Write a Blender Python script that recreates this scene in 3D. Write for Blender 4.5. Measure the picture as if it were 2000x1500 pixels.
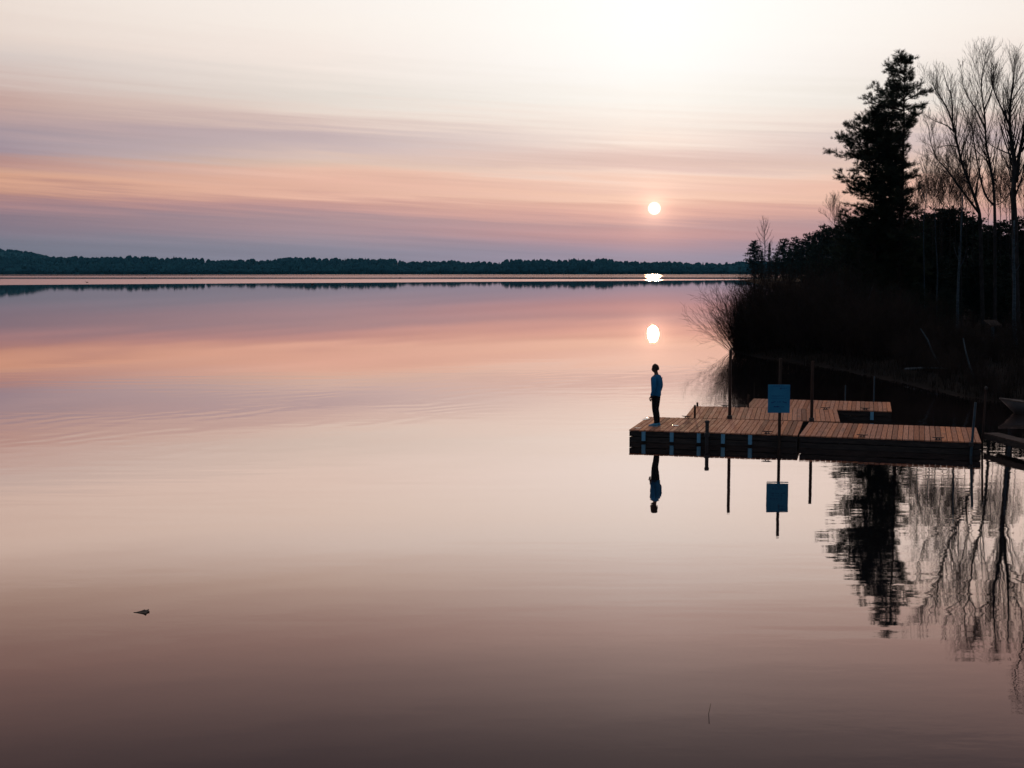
import bpy, bmesh, math, random
import numpy as np
from mathutils import Vector, Matrix

R = math.radians
random.seed(7)
rng = np.random.default_rng(7)
for o in list(bpy.data.objects):
    bpy.data.objects.remove(o)
scene = bpy.context.scene
COL = scene.collection

# ------------------------------------------------------------------ camera
FPX, HOR, CAMH = 2500.0, 530.0, 4.85          # focal length in photo pixels, horizon row, camera height (m)
PITCH = math.atan((750 - HOR) / FPX)
cam_data = bpy.data.cameras.new('camera')
cam_data.sensor_width = 36.0
cam_data.lens = 36.0 * FPX / 2000.0
cam_data.clip_start = 0.1
cam_data.clip_end = 30000
cam = bpy.data.objects.new('camera', cam_data)
cam.location = (0, 0, CAMH)
cam.rotation_euler = (math.pi / 2 - PITCH, 0, 0)
COL.objects.link(cam)
scene.camera = cam

def ray(u, v):
    x, y = u - 1000.0, 750.0 - v
    return Vector((x, FPX * math.cos(PITCH) + y * math.sin(PITCH), -FPX * math.sin(PITCH) + y * math.cos(PITCH)))
def on_z(u, v, z=0.0):                         # where the pixel's ray meets the level z
    d = ray(u, v); t = (z - CAMH) / d.z
    return Vector((d.x * t, d.y * t, z))
def at_d(u, v, D):                             # the point on the pixel's ray at ground distance y = D
    d = ray(u, v); t = D / d.y
    return Vector((d.x * t, D, CAMH + d.z * t))

# ------------------------------------------------------------------ node helpers
def N(nt, typ, loc=(0, 0), **kw):
    n = nt.nodes.new(typ)
    for k, v in kw.items():
        setattr(n, k, v)
    return n
def MATH(nt, op, a, b=None, c=None, clamp=False):
    n = nt.nodes.new('ShaderNodeMath'); n.operation = op; n.use_clamp = clamp
    for i, v in enumerate((a, b, c)):
        if v is None: continue
        if hasattr(v, 'is_linked'): nt.links.new(v, n.inputs[i])
        else: n.inputs[i].default_value = v
    return n.outputs[0]
def MAPR(nt, v, a, b, c=0.0, d=1.0, smooth=True):
    n = nt.nodes.new('ShaderNodeMapRange'); n.interpolation_type = 'SMOOTHSTEP' if smooth else 'LINEAR'
    nt.links.new(v, n.inputs['Value'])
    for k, x in zip(('From Min', 'From Max', 'To Min', 'To Max'), (a, b, c, d)):
        n.inputs[k].default_value = x
    return n.outputs['Result']
def MIX(nt, f, a, b, mode='MIX'):
    n = nt.nodes.new('ShaderNodeMix'); n.data_type = 'RGBA'; n.blend_type = mode
    for s, v in ((n.inputs[0], f), (n.inputs[6], a), (n.inputs[7], b)):
        if hasattr(v, 'is_linked'): nt.links.new(v, s)
        elif isinstance(v, (int, float)): s.default_value = v
        else: s.default_value = (*v[:3], 1.0)
    return n.outputs[2]
def srgb(r, g, b, k=1.0):
    f = lambda c: (c / 255 / 12.92 if c / 255 <= 0.04045 else ((c / 255 + 0.055) / 1.055) ** 2.4) * k
    return (f(r), f(g), f(b), 1.0)
def RAMP(nt, fac, stops, interp='B_SPLINE'):
    n = nt.nodes.new('ShaderNodeValToRGB'); cr = n.color_ramp; cr.interpolation = interp
    while len(cr.elements) < len(stops): cr.elements.new(0.5)
    for e, (p, c) in zip(cr.elements, stops):
        e.position = p; e.color = c if len(c) == 4 else (*c, 1)
    nt.links.new(fac, n.inputs[0])
    return n.outputs[0]
def NOISE(nt, vec, scale=(1, 1, 1), detail=3.0, rough=0.5, off=(0, 0, 0)):
    m = nt.nodes.new('ShaderNodeMapping'); m.inputs['Scale'].default_value = scale; m.inputs['Location'].default_value = off
    nt.links.new(vec, m.inputs['Vector'])
    n = nt.nodes.new('ShaderNodeTexNoise'); n.inputs['Scale'].default_value = 1.0
    n.inputs['Detail'].default_value = detail; n.inputs['Roughness'].default_value = rough
    nt.links.new(m.outputs[0], n.inputs['Vector'])
    return n.outputs['Fac']

# ------------------------------------------------------------------ sky
SUN_D = ray(1278, 407).normalized()
SUN_EL = math.asin(SUN_D.z); SUN_AZ = math.atan2(SUN_D.x, SUN_D.y)
world = bpy.data.worlds.new('World'); scene.world = world; world.use_nodes = True
nt = world.node_tree; nt.nodes.clear()
tc = N(nt, 'ShaderNodeTexCoord'); dvec = tc.outputs['Generated']
sep = N(nt, 'ShaderNodeSeparateXYZ'); nt.links.new(dvec, sep.inputs[0])
dx, dy, dz = sep.outputs
el = MATH(nt, 'MULTIPLY', MATH(nt, 'ARCSINE', dz), 57.29578)
# long, thin, slightly sloping cloud sheets: the bands wander with noise stretched along the horizon
cslant = N(nt, 'ShaderNodeCombineXYZ'); nt.links.new(dx, cslant.inputs[0]); nt.links.new(dy, cslant.inputs[1]); nt.links.new(MATH(nt, 'ADD', dz, MATH(nt, 'MULTIPLY', dx, 0.055)), cslant.inputs[2]); svec = cslant.outputs[0]
w1 = MATH(nt, 'SUBTRACT', NOISE(nt, svec, (3.0, 3.0, 14), 3, 0.55, (3, 1, 0)), 0.5)
w2 = MATH(nt, 'SUBTRACT', NOISE(nt, svec, (4, 4, 85), 5, 0.6, (0, 5, 2)), 0.5)
w3 = MATH(nt, 'SUBTRACT', NOISE(nt, svec, (4, 4, 230), 4, 0.6, (1, 9, 4)), 0.5)
el2 = MATH(nt, 'ADD', el, MATH(nt, 'ADD', MATH(nt, 'MULTIPLY', w1, 0.5), MATH(nt, 'MULTIPLY', dx, 0.5)))
amp = MAPR(nt, el, 0.2, 3.0)
el2 = MATH(nt, 'ADD', el2, MATH(nt, 'MULTIPLY', MATH(nt, 'MULTIPLY', w2, amp), 1.6))
el2 = MATH(nt, 'ADD', el2, MATH(nt, 'MULTIPLY', MATH(nt, 'MULTIPLY', w3, amp), 0.9))
fac = MATH(nt, 'MULTIPLY', MATH(nt, 'ADD', el2, 2.0), 1 / 42.0, clamp=True)
P = lambda e: (e + 2.0) / 42.0
Y = lambda y: (math.degrees(math.atan((HOR - y) / FPX)) + 2.0) / 42.0
YL = lambda y: (math.degrees(math.atan(0.932 * (HOR - y) / FPX)) + 2.0) / 42.0      # rows read at the picture's edge lie lower in the sky
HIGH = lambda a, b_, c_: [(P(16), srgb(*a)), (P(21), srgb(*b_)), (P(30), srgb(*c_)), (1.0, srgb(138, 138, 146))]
left = RAMP(nt, fac, [(0.0, srgb(122, 126, 142)), (YL(480), srgb(128, 126, 141)), (YL(460), srgb(138, 125, 139)), (YL(430), srgb(148, 127, 138)), (YL(402), srgb(172, 135, 138)), (YL(388), srgb(192, 144, 133)),
    (YL(372), srgb(222, 168, 142)), (YL(355), srgb(212, 165, 144)), (YL(335), srgb(188, 146, 140)), (YL(318), srgb(186, 148, 144)), (YL(302), srgb(166, 147, 157)), (YL(280), srgb(168, 151, 160)), (YL(245), srgb(186, 160, 160)), (YL(205), srgb(200, 168, 160)),
    (YL(170), srgb(214, 194, 187)), (YL(140), srgb(218, 204, 198)), (YL(90), srgb(232, 215, 205)), (YL(0), srgb(242, 228, 218))] + [(P(13.5), srgb(208, 184, 172))] + HIGH((184, 152, 145), (140, 122, 124), (140, 136, 144)), 'LINEAR')
mid = RAMP(nt, fac, [(0.0, srgb(138, 140, 158)), (Y(492), srgb(150, 144, 160)), (Y(475), srgb(164, 148, 160)), (Y(455), srgb(178, 150, 157)), (Y(438), srgb(178, 149, 154)), (Y(418), srgb(198, 155, 153)), (Y(402), srgb(214, 165, 155)), (Y(386), srgb(238, 188, 168)),
    (Y(365), srgb(236, 187, 168)), (Y(346), srgb(240, 196, 176)), (Y(332), srgb(228, 198, 181)), (Y(310), srgb(224, 198, 188)), (Y(290), srgb(204, 184, 184)), (Y(270), srgb(200, 180, 182)), (Y(252), srgb(222, 198, 190)), (Y(228), srgb(236, 219, 208)),
    (Y(200), srgb(232, 222, 213)), (Y(130), srgb(249, 236, 227)), (Y(70), srgb(253, 243, 234)), (Y(0), srgb(253, 245, 238))] + [(P(13.5), srgb(238, 220, 208))] + HIGH((208, 178, 170), (152, 134, 136), (140, 136, 144)), 'LINEAR')
near = RAMP(nt, fac, [(0.0, srgb(160, 150, 172)), (Y(495), srgb(170, 155, 173)), (Y(474), srgb(190, 155, 165)), (Y(456), srgb(212, 161, 159)), (Y(440), srgb(202, 161, 161)), (Y(420), srgb(235, 181, 167)), (Y(402), srgb(239, 190, 171)), (Y(388), srgb(251, 208, 186)),
    (Y(370), srgb(242, 200, 183)), (Y(352), srgb(250, 211, 192)), (Y(340), srgb(249, 219, 204)), (Y(324), srgb(231, 199, 189)), (Y(305), srgb(236, 207, 197)), (Y(284), srgb(250, 228, 215)), (Y(250), srgb(254, 240, 229)), (Y(200), srgb(255, 249, 241)),
    (Y(130), srgb(255, 253, 249)), (Y(0), srgb(255, 254, 250))] + HIGH((236, 212, 204), (172, 155, 154), (140, 136, 144)), 'LINEAR')
hlen = MATH(nt, 'SQRT', MATH(nt, 'MAXIMUM', MATH(nt, 'ADD', MATH(nt, 'MULTIPLY', dx, dx), MATH(nt, 'MULTIPLY', dy, dy)), 1e-6))
caz = MATH(nt, 'DIVIDE', MATH(nt, 'ADD', MATH(nt, 'MULTIPLY', dx, math.sin(SUN_AZ)), MATH(nt, 'MULTIPLY', dy, math.cos(SUN_AZ))), hlen)
daz = MATH(nt, 'MULTIPLY', MATH(nt, 'ARCCOSINE', MATH(nt, 'MULTIPLY', caz, 0.99999)), 57.29578)
close = MAPR(nt, daz, 14.7, 1.0, 0, 1, False)
veil = MIX(nt, close, MIX(nt, MAPR(nt, daz, 28.0, 14.7, 0, 1, False), left, mid), near)
# the side of the sky away from the sun is darker and bluer
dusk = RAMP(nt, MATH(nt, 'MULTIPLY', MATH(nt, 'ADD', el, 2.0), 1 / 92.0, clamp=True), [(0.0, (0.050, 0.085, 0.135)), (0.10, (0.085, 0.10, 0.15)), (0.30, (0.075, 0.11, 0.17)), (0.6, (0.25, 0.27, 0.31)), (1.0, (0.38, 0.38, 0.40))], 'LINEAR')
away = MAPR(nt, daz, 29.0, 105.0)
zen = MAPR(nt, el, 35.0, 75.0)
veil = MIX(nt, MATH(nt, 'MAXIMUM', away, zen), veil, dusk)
# brighter veil of high cloud above the sun, thin streaks
gain = MATH(nt, 'ADD', 1.0, MATH(nt, 'MULTIPLY', MATH(nt, 'MULTIPLY', MAPR(nt, el, 6.0, 11.0), MAPR(nt, el, 20.0, 12.0)), MATH(nt, 'ADD', 0.0, MATH(nt, 'MULTIPLY', close, 0.08))))
streak = MATH(nt, 'ADD', 1.0, MATH(nt, 'MULTIPLY', MATH(nt, 'MULTIPLY', w3, MAPR(nt, el, 9.0, 4.0)), 0.26))
gain = MATH(nt, 'MULTIPLY', gain, streak)
gv = N(nt, 'ShaderNodeVectorMath', operation='SCALE'); nt.links.new(veil, gv.inputs[0]); nt.links.new(gain, gv.inputs['Scale'])
# sun disc and its aureole in the thin cloud
dn = N(nt, 'ShaderNodeVectorMath', operation='NORMALIZE'); nt.links.new(dvec, dn.inputs[0])
df = N(nt, 'ShaderNodeVectorMath', operation='DISTANCE'); nt.links.new(dn.outputs[0], df.inputs[0]); df.inputs[1].default_value = SUN_D
ang = MATH(nt, 'MULTIPLY', df.outputs['Value'], 57.29578)
disc = MAPR(nt, ang, 0.30, 0.19)
aur = MATH(nt, 'ADD', MATH(nt, 'MULTIPLY', MATH(nt, 'EXPONENT', MATH(nt, 'MULTIPLY', ang, -2.6)), 0.85), MATH(nt, 'MULTIPLY', MATH(nt, 'EXPONENT', MATH(nt, 'MULTIPLY', ang, -0.55)), 0.10))
def SC(col, f):
    n = N(nt, 'ShaderNodeVectorMath', operation='SCALE')
    if hasattr(col, 'is_linked'): nt.links.new(col, n.inputs[0])
    else: n.inputs[0].default_value = col[:3]
    if hasattr(f, 'is_linked'): nt.links.new(f, n.inputs['Scale'])
    else: n.inputs['Scale'].default_value = f
    return n.outputs[0]
def VADD(a, b):
    n = N(nt, 'ShaderNodeVectorMath', operation='ADD'); nt.links.new(a, n.inputs[0]); nt.links.new(b, n.inputs[1]); return n.outputs[0]
sky = N(nt, 'ShaderNodeTexSky'); sky.sky_type = 'NISHITA'; sky.sun_disc = False
sky.sun_elevation = SUN_EL; sky.sun_rotation = SUN_AZ; sky.air_density = 1.0; sky.dust_density = 2.0; sky.ozone_density = 2.0
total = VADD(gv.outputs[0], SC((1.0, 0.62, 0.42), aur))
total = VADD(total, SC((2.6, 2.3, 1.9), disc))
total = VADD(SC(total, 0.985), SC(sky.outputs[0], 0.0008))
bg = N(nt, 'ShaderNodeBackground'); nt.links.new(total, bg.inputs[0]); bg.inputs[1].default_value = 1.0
wo = N(nt, 'ShaderNodeOutputWorld'); nt.links.new(bg.outputs[0], wo.inputs[0])

sun_data = bpy.data.lights.new('sun', 'SUN'); sun_data.energy = 0.5; sun_data.angle = R(0.44); sun_data.color = (1.0, 0.62, 0.36)
sun = bpy.data.objects.new('sun', sun_data); COL.objects.link(sun)
sun.rotation_euler = SUN_D.to_track_quat('Z', 'Y').to_euler()
sun.location = (20, 60, 60)

vs = scene.view_settings
vs.view_transform = 'Standard'; vs.look = 'None'; vs.exposure = 0.0; vs.gamma = 1.0; vs.use_curve_mapping = False
scene.cycles.max_bounces = 6; scene.cycles.diffuse_bounces = 2; scene.cycles.glossy_bounces = 3
scene.cycles.volume_bounces = 0

# ------------------------------------------------------------------ materials
def mat(name):
    m = bpy.data.materials.new(name); m.use_nodes = True
    t = m.node_tree; b = t.nodes['Principled BSDF']
    return m, t, b
def noisy(name, c1, c2, scale=4.0, rough=0.85, spec=0.25, stretch=(1, 1, 1), rnd=0.0, bump=0.0):
    m, t, b = mat(name)
    tc = N(t, 'ShaderNodeTexCoord')
    vec = tc.outputs['Object']
    f = NOISE(t, vec, tuple(scale * s for s in stretch), 4, 0.6)
    f2 = MAPR(t, f, 0.3, 0.7)
    col = MIX(t, f2, c1, c2)
    if rnd:
        oi = N(t, 'ShaderNodeObjectInfo')
        k = MATH(t, 'ADD', 1.0 - rnd, MATH(t, 'MULTIPLY', oi.outputs['Random'], 2 * rnd))
        sc = N(t, 'ShaderNodeVectorMath', operation='SCALE'); t.links.new(col, sc.inputs[0]); t.links.new(k, sc.inputs['Scale']); col = sc.outputs[0]
    t.links.new(col, b.inputs['Base Color'])
    b.inputs['Roughness'].default_value = rough; b.inputs['Specular IOR Level'].default_value = spec
    if bump:
        bp = N(t, 'ShaderNodeBump'); bp.inputs['Strength'].default_value = bump; bp.inputs['Distance'].default_value = 0.01
        t.links.new(f, bp.inputs['Height']); t.links.new(bp.outputs[0], b.inputs['Normal'])
    return m
M = {}
# decking: each board its own tone, grain along the board
m, t, b = mat('deck_wood')
tc_ = N(t, 'ShaderNodeTexCoord'); oi = N(t, 'ShaderNodeObjectInfo')
off = N(t, 'ShaderNodeVectorMath', operation='ADD'); t.links.new(tc_.outputs['Object'], off.inputs[0])
cmb = N(t, 'ShaderNodeCombineXYZ'); t.links.new(MATH(t, 'MULTIPLY', oi.outputs['Random'], 53.0), cmb.inputs[0]); t.links.new(MATH(t, 'MULTIPLY', oi.outputs['Random'], 17.0), cmb.inputs[1])
t.links.new(cmb.outputs[0], off.inputs[1])
g1 = NOISE(t, off.outputs[0], (34, 1.6, 10), 5, 0.65)
g2 = NOISE(t, off.outputs[0], (3, 0.9, 3), 3, 0.6)
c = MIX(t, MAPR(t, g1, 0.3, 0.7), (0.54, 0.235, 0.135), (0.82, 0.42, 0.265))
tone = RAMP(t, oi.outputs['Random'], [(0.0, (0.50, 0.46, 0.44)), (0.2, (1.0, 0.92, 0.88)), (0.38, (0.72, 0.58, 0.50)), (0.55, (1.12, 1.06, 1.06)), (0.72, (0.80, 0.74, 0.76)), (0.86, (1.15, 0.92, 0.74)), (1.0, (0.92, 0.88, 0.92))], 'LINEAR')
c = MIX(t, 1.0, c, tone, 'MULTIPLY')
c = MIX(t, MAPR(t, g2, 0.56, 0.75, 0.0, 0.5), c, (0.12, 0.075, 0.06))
t.links.new(c, b.inputs['Base Color']); b.inputs['Specular IOR Level'].default_value = 0.12
t.links.new(MAPR(t, g2, 0.3, 0.7, 0.85, 0.65), b.inputs['Roughness'])
bp = N(t, 'ShaderNodeBump'); bp.inputs['Strength'].default_value = 0.35; bp.inputs['Distance'].default_value = 0.004
t.links.new(g1, bp.inputs['Height']); t.links.new(bp.outputs[0], b.inputs['Normal'])
M['deck'] = m
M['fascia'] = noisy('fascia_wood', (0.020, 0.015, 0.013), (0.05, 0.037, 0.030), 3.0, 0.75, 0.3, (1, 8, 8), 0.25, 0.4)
M['old_wood'] = noisy('weathered_wood', (0.05, 0.032, 0.025), (0.11, 0.07, 0.055), 4, 0.8, 0.2, (8, 1, 1), 0.3, 0.4)
M['float'] = noisy('float_plastic', (0.012, 0.012, 0.014), (0.02, 0.02, 0.022), 6, 0.5, 0.4)
M['post'] = noisy('post_wood', (0.025, 0.015, 0.011), (0.055, 0.034, 0.024), 5, 0.8, 0.25, (3, 3, 0.5), 0.2, 0.5)
M['steel'] = noisy('galvanised_steel', (0.015, 0.045, 0.065), (0.03, 0.07, 0.09), 8, 0.45, 0.5)
M['iron'] = noisy('dark_iron', (0.02, 0.018, 0.017), (0.045, 0.036, 0.032), 20, 0.55, 0.5)
M['bumper'] = noisy('shade_tinted_bumper', (0.12, 0.33, 0.47), (0.17, 0.40, 0.54), 9, 0.45, 0.4)  # white pads, the blue light of the shaded side put into their colour
M['sign'] = noisy('shade_tinted_sign', (0.012, 0.18, 0.33), (0.022, 0.23, 0.39), 2.5, 0.5, 0.35)  # blue cast of the shade put into the board's base colour
M['print'] = noisy('sign_print', (0.01, 0.05, 0.16), (0.015, 0.07, 0.20), 40, 0.6, 0.2)
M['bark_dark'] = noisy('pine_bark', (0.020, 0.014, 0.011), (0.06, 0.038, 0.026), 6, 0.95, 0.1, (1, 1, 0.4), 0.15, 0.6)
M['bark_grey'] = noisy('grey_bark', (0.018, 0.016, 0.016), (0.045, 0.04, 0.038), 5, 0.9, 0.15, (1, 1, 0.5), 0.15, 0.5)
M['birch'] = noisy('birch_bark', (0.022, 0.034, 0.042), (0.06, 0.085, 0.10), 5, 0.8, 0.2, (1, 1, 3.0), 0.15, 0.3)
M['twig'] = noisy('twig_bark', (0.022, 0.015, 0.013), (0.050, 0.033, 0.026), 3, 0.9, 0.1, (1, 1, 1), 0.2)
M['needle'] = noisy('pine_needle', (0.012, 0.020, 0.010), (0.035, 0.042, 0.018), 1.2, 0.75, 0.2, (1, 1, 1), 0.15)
M['needle_far'] = noisy('conifer_needle', (0.014, 0.024, 0.018), (0.034, 0.046, 0.030), 0.5, 0.85, 0.15, (1, 1, 1), 0.25)
M['far_tree'] = noisy('hazed_far_foliage', (0.006, 0.055, 0.080), (0.018, 0.095, 0.115), 0.02, 0.9, 0.1)  # foliage with the blue of distant haze mixed into its colour
M['far_hill'] = noisy('hazed_hill_foliage', (0.006, 0.055, 0.080), (0.016, 0.085, 0.105), 0.01, 0.95, 0.05)  # haze blue is part of this foliage colour too, besides the air volume
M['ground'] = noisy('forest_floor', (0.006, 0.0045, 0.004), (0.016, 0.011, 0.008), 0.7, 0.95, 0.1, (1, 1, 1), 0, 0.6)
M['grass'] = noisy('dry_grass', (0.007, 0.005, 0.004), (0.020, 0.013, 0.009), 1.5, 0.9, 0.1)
M['boat'] = noisy('boat_aluminium', (0.030, 0.022, 0.019), (0.055, 0.042, 0.036), 3, 0.45, 0.5)
M['boat_wood'] = noisy('boat_trim', (0.06, 0.04, 0.03), (0.12, 0.08, 0.06), 5, 0.6, 0.4)
M['log'] = noisy('pale_log', (0.04, 0.055, 0.065), (0.09, 0.11, 0.12), 3, 0.85, 0.2)
M['skin'] = noisy('skin', (0.10, 0.05, 0.036), (0.13, 0.07, 0.05), 12, 0.6, 0.3)
M['hair'] = noisy('hair', (0.02, 0.010, 0.007), (0.04, 0.02, 0.013), 60, 0.7, 0.3)
M['sweater'] = noisy('blue_knit', (0.015, 0.135, 0.29), (0.025, 0.18, 0.36), 35, 0.9, 0.1, (1, 1, 1), 0, 0.4)
M['trouser'] = noisy('black_denim', (0.010, 0.010, 0.012), (0.02, 0.02, 0.023), 30, 0.9, 0.1, (1, 1, 1), 0, 0.3)
M['shoe'] = noisy('blue_shoe', (0.04, 0.24, 0.40), (0.08, 0.34, 0.50), 20, 0.6, 0.3)
M['sole'] = noisy('pale_sole', (0.30, 0.48, 0.58), (0.40, 0.58, 0.66), 20, 0.6, 0.3)
M['leaf'] = noisy('brown_leaf', (0.010, 0.006, 0.004), (0.022, 0.013, 0.008), 30, 0.7, 0.3)
M['duck'] = noisy('duck_plumage', (0.03, 0.022, 0.02), (0.09, 0.06, 0.05), 8, 0.8, 0.2)
M['puddle'], t, b = mat('wet_film')
b.inputs['Base Color'].default_value = (0.06, 0.04, 0.03, 1); b.inputs['Roughness'].default_value = 0.03; b.inputs['IOR'].default_value = 1.6

# lake water: dark body, mirror whose strength follows the viewing angle, faint ripples, a wind-ruffled belt far out
m, t, b = mat('lake_water'); t.nodes.remove(b)
geo = N(t, 'ShaderNodeNewGeometry'); pos = geo.outputs['Position']
sp = N(t, 'ShaderNodeSeparateXYZ'); t.links.new(pos, sp.inputs[0]); px, py, pz = sp.outputs
n1 = NOISE(t, pos, (0.9, 2.2, 1), 3, 0.5)
n2 = NOISE(t, pos, (0.22, 0.55, 1), 2, 0.5, (4, 2, 0))
n3 = NOISE(t, pos, (3.0, 6.0, 1), 2, 0.5, (1, 8, 0))
patch = MAPR(t, NOISE(t, pos, (0.030, 0.055, 1), 2, 0.5, (9, 3, 0)), 0.38, 0.66, 0.25, 1.0)
# right-hand water, by the trees, is a little more ruffled
side = MAPR(t, px, -2.0, 9.0, 0.25, 1.0)
hgt = MATH(t, 'MULTIPLY', MATH(t, 'SUBTRACT', n1, 0.5), 0.0036)
hgt = MATH(t, 'ADD', hgt, MATH(t, 'MULTIPLY', MATH(t, 'SUBTRACT', n3, 0.5), 0.0006))
hgt = MATH(t, 'MULTIPLY', MATH(t, 'MULTIPLY', hgt, patch), side)
hgt = MATH(t, 'ADD', hgt, MATH(t, 'MULTIPLY', MATH(t, 'SUBTRACT', n2, 0.5), 0.0022))
n4 = NOISE(t, pos, (0.20, 1.05, 1), 2, 0.45, (7, 1, 0))
hgt = MATH(t, 'ADD', hgt, MATH(t, 'MULTIPLY', MATH(t, 'MULTIPLY', MATH(t, 'SUBTRACT', n4, 0.5), 0.0048), MAPR(t, NOISE(t, pos, (0.05, 0.10, 1), 2, 0.5, (2, 6, 0)), 0.42, 0.62, 0.1, 1.0)))
# a spreading boat wake: crests parallel to the line from (-15, 38) to (8, 64)
q = MATH(t, 'ADD', MATH(t, 'MULTIPLY', MATH(t, 'ADD', px, 15.0), -0.749), MATH(t, 'MULTIPLY', MATH(t, 'SUBTRACT', py, 38.0), 0.663))
qn = MATH(t, 'ADD', q, MATH(t, 'MULTIPLY', MATH(t, 'SUBTRACT', NOISE(t, pos, (0.10, 0.10, 1), 3), 0.5), 7.0))
env = MATH(t, 'EXPONENT', MATH(t, 'MULTIPLY', MATH(t, 'POWER', MATH(t, 'MULTIPLY', MATH(t, 'ABSOLUTE', qn), 0.16), 2.0), -1.0))
wk = MATH(t, 'MULTIPLY', MATH(t, 'SINE', MATH(t, 'MULTIPLY', qn, 2 * math.pi / 1.25)), MATH(t, 'MULTIPLY', env, MATH(t, 'MULTIPLY', MAPR(t, NOISE(t, pos, (0.25, 0.25, 1), 2, 0.5, (3, 3, 0)), 0.35, 0.7), 0.0011)))
hgt = MATH(t, 'ADD', hgt, wk)
hgt = MATH(t, 'MULTIPLY', hgt, MAPR(t, py, 52.0, 86.0, 1.0, 0.04))
bp = N(t, 'ShaderNodeBump'); bp.inputs['Strength'].default_value = 1.0; bp.inputs['Distance'].default_value = 1.0
t.links.new(hgt, bp.inputs['Height'])
# ruffled belt between about 400 m and 1700 m, with calm slicks left in it
edge = MATH(t, 'ADD', py, MATH(t, 'MULTIPLY', px, -0.85))
edge = MATH(t, 'ADD', edge, MATH(t, 'MULTIPLY', MATH(t, 'SUBTRACT', NOISE(t, pos, (0.006, 0.012, 1), 2), 0.5), 26.0))
belt = MATH(t, 'MULTIPLY', MAPR(t, edge, 600.0, 630.0), MAPR(t, py, 2300.0, 2000.0))
slick = MAPR(t, MATH(t, 'SUBTRACT', NOISE(t, pos, (0.0006, 0.0058, 1), 2, 0.5, (2, 0.35, 0)), MATH(t, 'MULTIPLY', px, 0.0001)), 0.47, 0.50)
slick = MATH(t, 'MULTIPLY', slick, MAPR(t, py, 780.0, 860.0))
belt = MATH(t, 'MULTIPLY', belt, MATH(t, 'SUBTRACT', 1.0, slick))
rough = MATH(t, 'ADD', 0.026, MATH(t, 'MULTIPLY', belt, 0.15))
gl = N(t, 'ShaderNodeBsdfGlossy'); gl.distribution = 'BECKMANN'
t.links.new(rough, gl.inputs['Roughness']); t.links.new(bp.outputs[0], gl.inputs['Normal'])
body = N(t, 'ShaderNodeBsdfDiffuse'); body.inputs['Color'].default_value = (0.013, 0.012, 0.014, 1)
lw = N(t, 'ShaderNodeLayerWeight')
cosv = MATH(t, 'SUBTRACT', 1.0, lw.outputs['Facing'])
S = lambda a: math.sin(R(a))
refl = RAMP(t, cosv, [(S(a_), (v_,) * 3) for a_, v_ in ((0, .97), (3, .92), (6, .86), (9, .79), (11, .69), (13, .565), (15, .45), (17.4, .325), (19.6, .22), (21.5, .15), (24, .10), (32, .065), (50, .04), (90, .03))], 'LINEAR')
tint = RAMP(t, cosv, [(0.0, (1, .90, .87)), (S(5), (1, .885, .85)), (S(8), (1, .845, .79)), (S(11), (1, .82, .75)), (S(15), (1, .84, .785)), (S(20), (1, .88, .85)), (1.0, (1, .95, .95))], 'LINEAR')
t.links.new(tint, gl.inputs['Color'])
mx = N(t, 'ShaderNodeMixShader'); t.links.new(refl, mx.inputs[0]); t.links.new(body.outputs[0], mx.inputs[1]); t.links.new(gl.outputs[0], mx.inputs[2])
t.links.new(mx.outputs[0], t.nodes['Material Output'].inputs[0])
M['water'] = m

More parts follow.
